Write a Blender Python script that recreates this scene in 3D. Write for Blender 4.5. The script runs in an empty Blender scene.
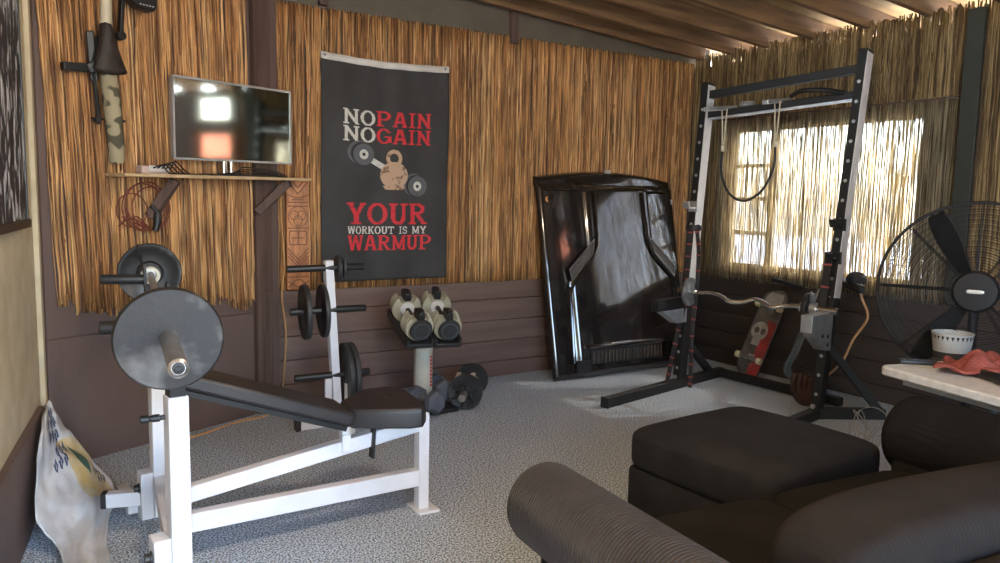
import bpy, bmesh, math, random
from mathutils import Vector as V, Matrix, noise
R = math.radians
random.seed(7)
scn = bpy.context.scene
COL = scn.collection
pi = math.pi

# ------------------------------------------------------------------ materials
def mat(name, col, rough=.6, metal=0, col2=None, scale=8, bump=0, bscale=None, stretch=(1, 1, 1), spec=.5, coat=0, detail=4, lo=.35, hi=.65, trans=0):
    m = bpy.data.materials.new(name); m.use_nodes = True
    nt = m.node_tree; b = nt.nodes['Principled BSDF']
    b.inputs['Roughness'].default_value = rough; b.inputs['Metallic'].default_value = metal
    b.inputs['Specular IOR Level'].default_value = spec
    b.inputs['Coat Weight'].default_value = coat; b.inputs['Coat Roughness'].default_value = .05
    b.inputs['Base Color'].default_value = (*col, 1)
    tc = nt.nodes.new('ShaderNodeTexCoord'); mp = nt.nodes.new('ShaderNodeMapping')
    mp.inputs['Scale'].default_value = stretch
    nt.links.new(tc.outputs['Object'], mp.inputs['Vector'])
    n = nt.nodes.new('ShaderNodeTexNoise'); n.inputs['Scale'].default_value = scale; n.inputs['Detail'].default_value = detail
    nt.links.new(mp.outputs[0], n.inputs['Vector'])
    if col2 is None: col2 = tuple(c * .82 for c in col)
    r = nt.nodes.new('ShaderNodeValToRGB'); r.color_ramp.elements[0].position = lo; r.color_ramp.elements[1].position = hi
    r.color_ramp.elements[0].color = (*col2, 1); r.color_ramp.elements[1].color = (*col, 1)
    nt.links.new(n.outputs['Fac'], r.inputs[0]); nt.links.new(r.outputs[0], b.inputs['Base Color'])
    if bump:
        bn = nt.nodes.new('ShaderNodeTexNoise'); bn.inputs['Scale'].default_value = bscale or scale * 4; bn.inputs['Detail'].default_value = 3
        nt.links.new(mp.outputs[0], bn.inputs['Vector'])
        bp = nt.nodes.new('ShaderNodeBump'); bp.inputs['Strength'].default_value = bump; bp.inputs['Distance'].default_value = .01
        nt.links.new(bn.outputs['Fac'], bp.inputs['Height']); nt.links.new(bp.outputs[0], b.inputs['Normal'])
    return m

def reed_mat(name, stops, trans=0, rough=.6):
    m = bpy.data.materials.new(name); m.use_nodes = True
    nt = m.node_tree; b = nt.nodes['Principled BSDF']; b.inputs['Roughness'].default_value = rough
    g = nt.nodes.new('ShaderNodeNewGeometry'); r = nt.nodes.new('ShaderNodeValToRGB')
    els = r.color_ramp.elements
    els[0].position, els[0].color = stops[0][0], (*stops[0][1], 1)
    els[1].position, els[1].color = stops[-1][0], (*stops[-1][1], 1)
    for p, c in stops[1:-1]:
        e = els.new(p); e.color = (*c, 1)
    nt.links.new(g.outputs['Random Per Island'], r.inputs[0])
    tc = nt.nodes.new('ShaderNodeTexCoord'); mp = nt.nodes.new('ShaderNodeMapping'); mp.inputs['Scale'].default_value = (30, 30, 4)
    n = nt.nodes.new('ShaderNodeTexNoise'); n.inputs['Scale'].default_value = 1; n.inputs['Detail'].default_value = 3
    nt.links.new(tc.outputs['Object'], mp.inputs[0]); nt.links.new(mp.outputs[0], n.inputs['Vector'])
    mx = nt.nodes.new('ShaderNodeMixRGB'); mx.blend_type = 'MULTIPLY'; mx.inputs[0].default_value = .8
    r2 = nt.nodes.new('ShaderNodeValToRGB'); r2.color_ramp.elements[0].color = (.45, .4, .36, 1); r2.color_ramp.elements[0].position = .35
    r2.color_ramp.elements[1].color = (1.15, 1.1, 1.05, 1); r2.color_ramp.elements[1].position = .62
    nt.links.new(n.outputs['Fac'], r2.inputs[0])
    nt.links.new(r.outputs[0], mx.inputs[1]); nt.links.new(r2.outputs[0], mx.inputs[2]); nt.links.new(mx.outputs[0], b.inputs['Base Color'])
    if trans:
        t = nt.nodes.new('ShaderNodeBsdfTranslucent'); ms = nt.nodes.new('ShaderNodeMixShader'); ms.inputs[0].default_value = trans
        nt.links.new(mx.outputs[0], t.inputs[0])
        out = nt.nodes['Material Output']
        nt.links.new(b.outputs[0], ms.inputs[1]); nt.links.new(t.outputs[0], ms.inputs[2]); nt.links.new(ms.outputs[0], out.inputs[0])
    return m

def cord_mat(name, col, axis, freq=95, st=.3):
    m = mat(name, col, .95, col2=tuple(c * .72 for c in col), scale=5, spec=.15)
    nt = m.node_tree; b = nt.nodes['Principled BSDF']
    b.inputs['Sheen Weight'].default_value = .12 if axis == 'Y' else 0; b.inputs['Specular IOR Level'].default_value = .12 if axis == 'Y' else .03; b.inputs['Sheen Roughness'].default_value = .5
    tc = nt.nodes.new('ShaderNodeTexCoord')
    nz = nt.nodes.new('ShaderNodeTexNoise'); nz.inputs['Scale'].default_value = 3
    nt.links.new(tc.outputs['Object'], nz.inputs['Vector'])
    ad = nt.nodes.new('ShaderNodeVectorMath'); ad.operation = 'MULTIPLY_ADD'
    ad.inputs[1].default_value = (.05, .05, .05)
    nt.links.new(nz.outputs['Color'], ad.inputs[0]); nt.links.new(tc.outputs['Object'], ad.inputs[2])
    w = nt.nodes.new('ShaderNodeTexWave'); w.bands_direction = axis; w.inputs['Scale'].default_value = freq / 6.283 * 1.0; w.inputs['Distortion'].default_value = 0
    nt.links.new(ad.outputs[0], w.inputs['Vector'])
    bp = nt.nodes.new('ShaderNodeBump'); bp.inputs['Strength'].default_value = st; bp.inputs['Distance'].default_value = .004
    nt.links.new(w.outputs['Fac'], bp.inputs['Height']); nt.links.new(bp.outputs[0], b.inputs['Normal'])
    return m

M = dict(
    brown=mat('brown_paint', (.15, .098, .083), .55, col2=(.115, .074, .063), scale=3, bump=.15, bscale=30, stretch=(1, 1, .4)),
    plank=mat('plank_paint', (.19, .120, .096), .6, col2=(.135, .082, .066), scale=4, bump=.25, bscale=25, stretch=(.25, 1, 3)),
    greywall=mat('sheathing', (.13, .105, .075), .8, scale=5),
    drywall=mat('pale_drywall', (.62, .53, .36), .8, col2=(.50, .41, .27), scale=6),
    post=mat('post_wood', (.115, .068, .052), .7, col2=(.07, .04, .03), scale=5, bump=.3, stretch=(4, 4, .4)),
    rafter=mat('rafter_wood', (.24, .135, .058), .75, col2=(.13, .07, .03), scale=6, bump=.2, stretch=(.3, 4, 4)),
    deck=mat('roof_deck', (.46, .30, .12), .8, col2=(.32, .20, .08), scale=5, stretch=(.4, 3, 1)),
    white=mat('white_paint_steel', (.80, .80, .82), .38, col2=(.72, .72, .75), scale=7),
    steel=mat('worn_steel', (.55, .54, .53), .32, .9, col2=(.40, .38, .36), scale=20),
    galv=mat('galvanised_steel', (.62, .64, .66), .4, .8, col2=(.5, .52, .54), scale=14),
    iron=mat('cast_iron', (.055, .055, .056), .5, .35, col2=(.035, .034, .034), scale=9, bump=.25, bscale=60),
    oldiron=mat('scratched_iron', (.13, .125, .12), .5, .3, col2=(.022, .021, .021), scale=5, bump=.12, bscale=40, lo=.53, hi=.66, detail=9),
    black=mat('black_plastic', (.018, .018, .019), .45, scale=10),
    blacksteel=mat('black_steel', (.018, .018, .018), .5, .1, scale=10, spec=.4),
    vinyl=mat('black_vinyl', (.025, .022, .023), .42, col2=(.018, .016, .017), scale=6, bump=.15, bscale=160),
    rubber=mat('black_rubber', (.025, .025, .027), .7, scale=12),
    hexrub=mat('grey_rubber', (.12, .13, .155), .5, col2=(.085, .093, .11), scale=12),
    beige=mat('beige_plate', (.42, .38, .27), .5, col2=(.34, .30, .22), scale=12),
    cream=mat('cream_column', (.60, .57, .46), .45, scale=8),
    hood=mat('glossy_black_car_paint', (.012, .010, .010), .12, .0, col2=(.022, .017, .015), scale=3, spec=.6, coat=1),
    hoodtrim=mat('dark_mesh', (.10, .085, .075), .5, scale=90, col2=(.05, .04, .035)),
    litside=mat('lit_side_face', (.70, .69, .68), .45, .1, col2=(.60, .59, .58), scale=9),
    greyplate=mat('grey_plate', (.22, .22, .22), .45, .4, col2=(.14, .14, .14), scale=15),
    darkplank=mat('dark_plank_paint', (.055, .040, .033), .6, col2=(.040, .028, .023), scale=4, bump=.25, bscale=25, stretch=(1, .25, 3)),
    fanblack=mat('fan_black', (.009, .009, .010), .6, scale=10, spec=.3),
    chrome=mat('chrome', (.80, .80, .80), .15, 1, col2=(.7, .7, .7)),
    screen=mat('tv_glass', (.36, .38, .35), .06, 1.0, col2=(.34, .36, .33)),
    silver=mat('silver_plastic', (.55, .56, .55), .35, .5),
    shelfw=mat('shelf_pine', (.58, .42, .24), .6, col2=(.44, .29, .15), scale=8, stretch=(.4, 3, 3)),
    carve=mat('carved_wood', (.62, .26, .10), .5, col2=(.34, .13, .05), scale=7, bump=.3, stretch=(4, 4, 1)),
    carve2=mat('carved_wood_dark', (.20, .08, .035), .6, scale=9),
    red=mat('red_cord', (.20, .045, .03), .6),
    flag=mat('black_flag_cloth', (.052, .049, .049), .7, col2=(.040, .038, .038), scale=4, spec=.3),
    flagwhite=mat('white_webbing', (.72, .68, .62), .8),
    inkwhite=mat('ink_offwhite', (.62, .60, .55), .8, col2=(.50, .48, .43), scale=40, lo=.3, hi=.5),
    inkred=mat('ink_red', (.62, .035, .045), .8, col2=(.45, .02, .03), scale=40, lo=.3, hi=.45),
    inkgrey=mat('ink_grey', (.12, .12, .13), .8),
    inkdark=mat('ink_dark', (.025, .025, .027), .8),
    inktan=mat('ink_tan', (.50, .33, .22), .8, col2=(.20, .12, .08), scale=22, lo=.42, hi=.5),
    carpet=mat('grey_carpet', (.70, .79, .89), .95, col2=(.12, .14, .165), scale=125, bump=.8, bscale=110, detail=2, lo=.40, hi=.58, spec=.1),
    sack=mat('woven_sack', (.66, .66, .66), .6, col2=(.52, .53, .55), scale=9, bump=.15, bscale=60),
    yellow=mat('sack_yellow', (.52, .36, .13), .6, col2=(.58, .50, .34), scale=9),
    green=mat('sack_green', (.05, .10, .07), .6), blue=mat('sack_blue', (.07, .09, .16), .6), 
    orange=mat('orange_cord', (.62, .33, .12), .5),
    cordtan=mat('tan_cord', (.62, .36, .18), .45),
    table=mat('white_table_plastic', (.70, .69, .66), .5, scale=30),
    redcloth=mat('red_terry_cloth', (.34, .085, .065), .9, col2=(.24, .055, .045), scale=25, bump=.5, bscale=120),
    bowl=mat('white_enamel', (.46, .46, .43), .5, col2=(.36, .36, .34), scale=12),
    soil=mat('dark_contents', (.10, .085, .07), .9, scale=40),
    skatered=mat('skate_red', (.42, .045, .04), .5, col2=(.20, .03, .03), scale=9), skatewhite=mat('skate_pale', (.42, .40, .36), .6, col2=(.28, .26, .23), scale=15),
    skatedark=mat('skate_dark', (.05, .045, .04), .6, col2=(.14, .12, .10), scale=9), 
    wheel=mat('cream_wheel', (.70, .62, .40), .5), 
    strap=mat('strap_black', (.03, .028, .028), .8), strapred=mat('strap_red', (.34, .07, .06), .8),
    leather=mat('brown_leather', (.07, .028, .020), .55, col2=(.045, .018, .013), scale=14, bump=.3),
    camo=mat('camo_cloth', (.36, .30, .19), .85, col2=(.09, .08, .05), scale=13, lo=.47, hi=.52, detail=1),
    saddle=mat('saddle_vinyl', (.034, .022, .018), .6, col2=(.02, .014, .012), scale=20, bump=.3),
    ivory=mat('ivory_tube', (.62, .54, .38), .45),
    glass=None, pink=mat('pale_pink_plastic', (.62, .47, .42), .5), 
    cable=mat('black_cable', (.015, .015, .016), .5),
    wire=mat('pale_wire', (.45, .45, .42), .4, .6),
    cap=mat('dark_cap', (.03, .028, .03), .8), greytube=mat('blue_grey_tube', (.09, .12, .14), .5),
    ground=mat('concrete_yard', (.50, .50, .49), .9, scale=2), leaf=mat('tree_leaf', (.10, .17, .05), .7, col2=(.05, .09, .03), scale=3), bark=mat('tree_bark', (.10, .07, .05), .9),
    stucco=mat('stucco', (.55, .48, .40), .9), brickred=mat('painted_pinkish', (.55, .22, .16), .7), winframe=mat('cream_window_frame', (.52, .45, .30), .6),
    cord_arm=cord_mat('brown_corduroy', (.054, .0455, .043), 'Y', 165, .9), cord_shaded=cord_mat('brown_corduroy_shaded', (.021, .0195, .0185), 'X', 200),  # seat, back and right arm darkened: light falloff put into the cloth colour
    cord_back_shaded=cord_mat('brown_corduroy_back_shaded', (.030, .0255, .0235), 'X', 165, .22), suede=mat('dark_brown_suede', (.030, .0285, .0275), .95, col2=(.021, .020, .0195), scale=5, bump=.25, bscale=120, spec=.15),
)
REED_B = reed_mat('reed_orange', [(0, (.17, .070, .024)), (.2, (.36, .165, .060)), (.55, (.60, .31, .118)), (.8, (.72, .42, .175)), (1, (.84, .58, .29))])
REED_R = reed_mat('reed_backlit_dim', [(0, (.10, .06, .025)), (.3, (.22, .14, .06)), (.6, (.36, .25, .11)), (1, (.50, .38, .19))], trans=.25)  # dimness of reeds against the light put into the colours
REED_W = reed_mat('reed_blind', [(0, (.38, .31, .18)), (.4, (.62, .54, .36)), (1, (.82, .76, .60))], trans=.72)
PINK_SHEET = mat('pink_reflection', (.80, .48, .40), .8)
_n = PINK_SHEET.node_tree; _t = _n.nodes.new('ShaderNodeBsdfTranslucent'); _t.inputs[0].default_value = (.85, .52, .42, 1); _a = _n.nodes.new('ShaderNodeMixShader'); _a.inputs[0].default_value = .6
_n.links.new(_n.nodes['Principled BSDF'].outputs[0], _a.inputs[1]); _n.links.new(_t.outputs[0], _a.inputs[2]); _n.links.new(_a.outputs[0], _n.nodes['Material Output'].inputs[0])
g = bpy.data.materials.new('window_glass'); g.use_nodes = True
nt = g.node_tree; b = nt.nodes['Principled BSDF']; b.inputs['Base Color'].default_value = (.55, .58, .60, 1); b.inputs['Roughness'].default_value = .15; b.inputs['Alpha'].default_value = .52
M['glass'] = g
pm = bpy.data.materials.new('feather_print'); pm.use_nodes = True
nt = pm.node_tree; b = nt.nodes['Principled BSDF']; b.inputs['Roughness'].default_value = .6
tc = nt.nodes.new('ShaderNodeTexCoord'); mp = nt.nodes.new('ShaderNodeMapping'); mp.inputs['Scale'].default_value = (1, 9, 2.6); mp.inputs['Rotation'].default_value = (R(35), 0, 0)
n = nt.nodes.new('ShaderNodeTexNoise'); n.inputs['Scale'].default_value = 3; n.inputs['Detail'].default_value = 3; n.inputs['Distortion'].default_value = .6
r = nt.nodes.new('ShaderNodeValToRGB'); r.color_ramp.elements[0].position = .53; r.color_ramp.elements[0].color = (.018, .018, .025, 1); r.color_ramp.elements[1].position = .60; r.color_ramp.elements[1].color = (.62, .64, .68, 1)
nt.links.new(tc.outputs['Object'], mp.inputs[0]); nt.links.new(mp.outputs[0], n.inputs['Vector']); nt.links.new(n.outputs['Fac'], r.inputs[0]); nt.links.new(r.outputs[0], b.inputs['Base Color'])
M['feather'] = pm

# ------------------------------------------------------------------ builder
def frame(axis, up=V((0, 0, 1))):
    a = V(axis).normalized(); u = V(up)
    if abs(a.dot(u.normalized())) > .98: u = V((0, 1, 0)) if abs(a.y) < .9 else V((1, 0, 0))
    x = u.cross(a).normalized(); y = a.cross(x).normalized()
    return x, y, a

class B:
    def __init__(s): s.bm = bmesh.new(); s.mi = 0
    def faces(s, vs, fs):
        bv = [s.bm.verts.new(v) for v in vs]; out = []
        for f in fs:
            try:
                q = s.bm.faces.new([bv[i] for i in f]); q.material_index = s.mi; out.append(q)
            except ValueError: pass
        return bv
    def hull8(s, v):
        s.faces(v, [(0, 3, 2, 1), (4, 5, 6, 7), (0, 1, 5, 4), (1, 2, 6, 5), (2, 3, 7, 6), (3, 0, 4, 7)]); return s
    def box(s, c, d, rz=0, bev=0, seg=2):
        c = V(c); m = Matrix.Rotation(rz, 3, 'Z'); h = V(d) / 2
        if bev:
            t = bmesh.new(); bmesh.ops.create_cube(t, size=1)
            for v in t.verts: v.co = V((v.co.x * d[0], v.co.y * d[1], v.co.z * d[2]))
            bmesh.ops.bevel(t, geom=list(t.edges), offset=bev, segments=seg, profile=.5, affect='EDGES')
            t.verts.index_update()
            s.faces([c + m @ v.co for v in t.verts], [[v.index for v in f.verts] for f in t.faces]); t.free()
            return s
        P = [(-1, -1, -1), (1, -1, -1), (1, 1, -1), (-1, 1, -1), (-1, -1, 1), (1, -1, 1), (1, 1, 1), (-1, 1, 1)]
        return s.hull8([c + m @ V((h.x * p[0], h.y * p[1], h.z * p[2])) for p in P])
    def bar(s, p0, p1, w, h, up=(0, 0, 1)):
        p0, p1 = V(p0), V(p1); x, y, a = frame(p1 - p0, V(up))
        q = [(-1, -1), (1, -1), (1, 1), (-1, 1)]
        return s.hull8([p + x * (w / 2 * i) + y * (h / 2 * j) for p in (p0, p1) for i, j in q])
    def tube(s, pts, r, n=8, closed=False, cap=True):
        pts = [V(p) for p in pts]; k = len(pts); rs = r if isinstance(r, (list, tuple)) else [r] * k
        rings = []; px = None
        for i, p in enumerate(pts):
            if closed: t = pts[(i + 1) % k] - pts[i - 1]
            else: t = pts[min(i + 1, k - 1)] - pts[max(i - 1, 0)]
            t = t.normalized() if t.length > 1e-9 else V((0, 0, 1))
            if px is None: x, y, _ = frame(t)
            else:
                x = (px - t * px.dot(t))
                x = x.normalized() if x.length > 1e-6 else frame(t)[0]
                y = t.cross(x)
            px = x
            rings.append([s.bm.verts.new(p + (x * math.cos(2 * pi * j / n) + y * math.sin(2 * pi * j / n)) * rs[i]) for j in range(n)])
        for i in range(k if closed else k - 1):
            a, c = rings[i], rings[(i + 1) % k]
            for j in range(n):
                f = s.bm.faces.new((a[j], a[(j + 1) % n], c[(j + 1) % n], c[j])); f.material_index = s.mi
        if cap and not closed:
            f = s.bm.faces.new(rings[0][::-1]); f.material_index = s.mi
            f = s.bm.faces.new(rings[-1]); f.material_index = s.mi
        return s
    def lathe(s, prof, o, axis=(0, 0, 1), n=32, up=(0, 0, 1), close=False, phase=0):
        o = V(o); x, y, a = frame(axis, V(up)); rings = []
        for r, h in prof:
            if r < 1e-6: rings.append([s.bm.verts.new(o + a * h)])
            else: rings.append([s.bm.verts.new(o + a * h + (x * math.cos(phase + 2 * pi * j / n) + y * math.sin(phase + 2 * pi * j / n)) * r) for j in range(n)])
        L = len(rings)
        for i in range(L if close else L - 1):
            p, q = rings[i], rings[(i + 1) % L]
            for j in range(n):
                j2 = (j + 1) % n
                vs = [p[0], q[j2], q[j]] if len(p) == 1 and len(q) > 1 else [p[j], p[j2], q[0]] if len(q) == 1 and len(p) > 1 else [p[j], p[j2], q[j2], q[j]] if len(p) > 1 else None
                if vs:
                    f = s.bm.faces.new(vs); f.material_index = s.mi
        return s
    def cyl(s, p0, p1, r, n=16): return s.tube([p0, p1], r, n)
    def prism(s, poly, vec):
        vec = V(vec); k = len(poly); poly = [V(p) for p in poly]
        s.faces(poly + [p + vec for p in poly], [list(range(k))[::-1], list(range(k, 2 * k))] + [(i, (i + 1) % k, k + (i + 1) % k, k + i) for i in range(k)]); return s
    def grid(s, f, nu, nv, wu=False, mask=None):
        vs = {}
        def g(i, j):
            if wu: i %= nu
            if (i, j) not in vs: vs[(i, j)] = s.bm.verts.new(f(i / nu, j / nv))
            return vs[(i, j)]
        for i in range(nu):
            for j in range(nv):
                if mask and not mask((i + .5) / nu, (j + .5) / nv): continue
                q = s.bm.faces.new((g(i, j), g(i + 1, j), g(i + 1, j + 1), g(i, j + 1))); q.material_index = s.mi
        return s
    def sup(s, c, d, e1=.3, e2=.3, nu=40, nv=20, fn=None):
        c = V(c)
        def pw(a, e): return math.copysign(abs(a) ** e, a)
        rows = []
        for j in range(nv + 1):
            ph = -pi / 2 + pi * j / nv
            rows.append([])
            for i in range(nu):
                th = 2 * pi * i / nu
                p = V((d[0] / 2 * pw(math.cos(ph), e1) * pw(math.cos(th), e2), d[1] / 2 * pw(math.cos(ph), e1) * pw(math.sin(th), e2), d[2] / 2 * pw(math.sin(ph), e1)))
                if fn: p = fn(p)
                rows[-1].append(s.bm.verts.new(c + p))
        for j in range(nv):
            for i in range(nu):
                try: f = s.bm.faces.new((rows[j][i], rows[j][(i + 1) % nu], rows[j + 1][(i + 1) % nu], rows[j + 1][i])); f.material_index = s.mi
                except ValueError: pass
        bmesh.ops.remove_doubles(s.bm, verts=rows[0] + rows[-1], dist=1e-5)
        return s

def mk(name, b, mats, parent=None, org=None, smooth=40, bev=0, solid=0, label=None, nofix=False):
    bm = b.bm
    if not nofix: bmesh.ops.recalc_face_normals(bm, faces=bm.faces)
    if org is None:
        org = V((0, 0, 0))
        p = parent
        while p is not None and not p.get('_loc'): org = org + p.location; p = p.parent
    org = V(org)
    for v in bm.verts: v.co -= org
    a = R(smooth)
    for f in bm.faces: f.smooth = True
    for e in bm.edges:
        if len(e.link_faces) == 2: e.smooth = e.calc_face_angle(0) < a
    me = bpy.data.meshes.new(name); bm.to_mesh(me); bm.free()
    for m in (mats if isinstance(mats, (list, tuple)) else [mats]): me.materials.append(m)
    o = bpy.data.objects.new(name, me); COL.objects.link(o)
    if parent: o.parent = parent
    if label: o['label'] = label
    if bev:
        md = o.modifiers.new('bev', 'BEVEL'); md.width = bev; md.segments = 2; md.limit_method = 'ANGLE'; md.angle_limit = R(50)
    if solid:
        md = o.modifiers.new('sol', 'SOLIDIFY'); md.thickness = solid; md.offset = 0
    return o

def tag(o, label, cat, group=None):
    o['label'] = label; o['category'] = cat
    if group: o['group'] = group
    return o
def thing(name, loc, label, cat, group=None, rz=0):
    o = bpy.data.objects.new(name, None); o.empty_display_size = .1; COL.objects.link(o)
    o.location = loc; o.rotation_euler[2] = rz
    return tag(o, label, cat, group)
def one(name, b, m, loc, label, cat, group=None, **k):
    o = mk(name, b, m, org=loc, **k); o.location = loc
    return tag(o, label, cat, group)
def struct(name, b, m, **k):
    o = mk(name, b, m, org=(0, 0, 0), **k); o['kind'] = 'structure'; return o
def dup(o, parent=None):
    c = o.copy(); COL.objects.link(c)
    if parent: c.parent = parent
    for ch in list(o.children): dup(ch, c)
    return c
def arc(c, r, a0, a1, n, u=(1, 0, 0), v=(0, 0, 1)):
    c, u, v = V(c), V(u), V(v)
    return [c + u * (r * math.cos(a0 + (a1 - a0) * i / n)) + v * (r * math.sin(a0 + (a1 - a0) * i / n)) for i in range(n + 1)]
def spline(pts, n=8, closed=False):
    P = [V(p) for p in pts]; k = len(P); out = []
    for i in range(k if closed else k - 1):
        p0, p1, p2, p3 = (P[(i - 1) % k] if closed or i else P[0] * 2 - P[1]), P[i], P[(i + 1) % k], (P[(i + 2) % k] if closed or i < k - 2 else P[-1] * 2 - P[-2])
        for j in range(n):
            t = j / n
            out.append(.5 * (2 * p1 + (p2 - p0) * t + (2 * p0 - 5 * p1 + 4 * p2 - p3) * t * t + (3 * p1 - p0 - 3 * p2 + p3) * t ** 3))
    if not closed: out.append(P[-1])
    return out

# ------------------------------------------------------------------ room shell
A = V((.054, 4.311, 0)); DN = V((math.cos(R(24.04)), math.sin(R(24.04)), 0)); OUT = V((DN.y, -DN.x, 0))
def W(s, o, z): return A + DN * s + OUT * o + V((0, 0, z))        # on the angled wall: along, out, up
LD = V((math.sin(R(8)), math.cos(R(8)), 0)); LN = V((LD.y, -LD.x, 0))
def L(s, o, z): return A - LD * s + LN * o + V((0, 0, z))          # on the left wall: towards the camera, out, up
XW, YB = 5.2, 5.0
def roofz(x): return 2.686 - .07 * (x - 5.04)

struct('floor', B().box((2.1, 1.35, -.05), (6.4, 7.7, .1)), M['carpet'])
b = B()
b.box((3.34, 5.06, 1.5), (4.1, .12, 3.0))
wb = struct('wall_back', b, M['greywall'])
for i, (z0, z1) in enumerate(((0, .125), (.125, .292), (.292, .455), (.455, .625), (.625, .765))):
    struct('trim_%d' % (i + 1), B().box((3.29, 4.985, (z0 + z1) / 2), (3.82, .03, z1 - z0 - .004)), M['plank'], bev=.004)
b = B(); b.bar(W(-.1, -.05, 1.5), W(1.46, -.05, 1.5), .1, 3.0)
struct('wall_back_left', b, M['brown'])
b = B(); b.bar(W(.0, .012, .33), W(1.24, .012, .33), .024, .66)
struct('baseboard_back_left', b, M['brown'], bev=.003)
b = B(); b.bar(W(1.255, .02, 1.5), W(1.375, .02, 1.5), .05, 3.0)
struct('trim_6', b, M['post'], bev=.005)
b = B(); b.bar(W(1.30, .035, .4), W(1.34, .035, .4), .04, .8)
struct('trim_7', b, M['post'], bev=.005)
b = B(); b.bar(L(-.02, -.05, 1.45), L(6.6, -.05, 1.45), .1, 2.9)
struct('wall_left', b, M['drywall'])
b = B(); b.bar(L(.30, .014, .20), L(6.6, .014, .20), .028, .41)
struct('baseboard_left', b, M['brown'], bev=.004)
b = B(); b.bar(L(.15, .012, 1.35), L(.21, .012, 1.35), .024, 2.7)
struct('trim_9', B().bar(L(.0, .006, 1.35), L(.15, .006, 1.35), .012, 2.7), M['brown'])
struct('trim_8', b, M['drywall'], bev=.004)
# right wall with the window opening
b = B()
WY0, WY1, WZ0, WZ1 = 2.765, 4.56, .86, 2.05
HY0, HY1, HZ0, HZ1 = 1.84, 2.31, 2.24, 2.56
def rw(y0, y1, z0, z1): b.box((XW + .06, (y0 + y1) / 2, (z0 + z1) / 2), (.12, y1 - y0, z1 - z0))
rw(-2.4, 5.1, -.05, WZ0); rw(WY1, 5.1, WZ0, 2.585); rw(WY0, WY1, WZ1, 2.585); rw(HY1, WY0, WZ0, 2.585)
rw(-2.4, HY0, WZ0, 2.585); rw(HY0, HY1, WZ0, 1.80); rw(HY0, HY1, 2.14, HZ0); rw(HY0, HY1, HZ1, 2.585)
struct('wall_right', b, M['brown'])
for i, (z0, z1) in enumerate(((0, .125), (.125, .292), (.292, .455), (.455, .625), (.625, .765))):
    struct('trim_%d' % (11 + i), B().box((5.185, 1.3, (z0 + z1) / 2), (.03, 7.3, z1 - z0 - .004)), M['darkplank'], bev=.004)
# front wall behind the camera: wide open doorway on its left
b = B(); 
b.box((3.75, -2.4, 1.4), (3.4, .12, 2.9)); b.box((1.25, -2.4, 2.80), (4.6, .12, .2))
struct('wall_front', b, M['greywall'])
# main window, then two openings added for the television to reflect
b = B(); fx = XW + .07
b.bar((fx, WY0, WZ0 + .02), (fx, WY1, WZ0 + .02), .06, .03); b.bar((fx, WY0, WZ1 - .02), (fx, WY1, WZ1 - .02), .06, .03)
for y in (WY0 + .02, WY1 - .02): b.bar((fx, y, WZ0), (fx, y, WZ1), .05, .06)
win = struct('window_1', b, M['winframe'])
b = B()
b.bar((fx, 4.12, WZ0), (fx, 4.12, WZ1), .05, .05)
for z in (1.16, 1.45, 1.73): b.bar((fx, 4.12, z), (fx, WY1, z), .03, .03)
mk('muntin', b, M['winframe'], win)
mk('pane', B().box((fx + .01, (WY0 + WY1) / 2, (WZ0 + WZ1) / 2), (.005, WY1 - WY0, WZ1 - WZ0)), M['glass'], win)
b = B()
for z in (HZ0 + .02, HZ1 - .02): b.bar((fx, HY0, z), (fx, HY1, z), .06, .04)
for y in (HY0 + .02, HY1 - .02): b.bar((fx, y, HZ0), (fx, y, HZ1), .04, .06)
win2 = struct('tv_reflection_opening', b, M['winframe'])  # unseen opening, added to give the television a bright reflection
mk('pane', B().box((fx + .01, (HY0 + HY1) / 2, (HZ0 + HZ1) / 2), (.005, HY1 - HY0, HZ1 - HZ0)), M['glass'], win2)
b = B()
for z in (1.81, 2.13): b.bar((fx, HY0, z), (fx, HY1, z), .06, .04)
for y in (HY0 + .02, HY1 - .02): b.bar((fx, y, 1.80), (fx, y, 2.14), .04, .06)
win3 = struct('tv_reflection_pink_opening', b, M['winframe'])
mk('pink_reflection_sheet', B().box((fx - .01, (HY0 + HY1) / 2, 1.97), (.004, HY1 - HY0 - .02, .31)), PINK_SHEET, win3)  # unseen translucent sheet, added for the pink block in the television reflection
# roof
b = B(); x0, x1 = -1.3, 5.95
def rz(x): return roofz(x) + .145
b.hull8([V((x0, -2.7, rz(x0))), V((x1, -2.7, rz(x1))), V((x1, 5.3, rz(x1))), V((x0, 5.3, rz(x0))), V((x0, -2.7, rz(x0) + .03)), V((x1, -2.7, rz(x1) + .03)), V((x1, 5.3, rz(x1) + .03)), V((x0, 5.3, rz(x0) + .03))])
struct('ceiling', b, M['deck'])
ys = [4.90, 4.56, 4.20, 3.78, 3.33, 2.88, 2.43, 1.98, 1.53, 1.08, .63, .18, -.27, -.72, -1.17, -1.62, -2.07]
for i, y in enumerate(ys):
    x1_ = XW if i == 0 else 5.9
    struct('trim_%d' % (20 + i), B().bar((-1.2, y, roofz(-1.2) + .07), (x1_, y, roofz(x1_) + .07), .045, .14), M['rafter'], bev=.003)
# little studs on the sheathing above the reeds
for i, (x, z) in enumerate(((1.72, 2.80), (3.22, 2.74))):
    struct('trim_%d' % (40 + i), B().box((x, 4.98, z), (.06, .06, .3)), M['post'])
struct('trim_45', B().box((XW + .07, 1.3, 2.60), (.10, 7.4, .035)), M['rafter'])
# outside
struct('ground', B().box((2, 2, -.12), (60, 60, .02)), M['ground'])

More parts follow.
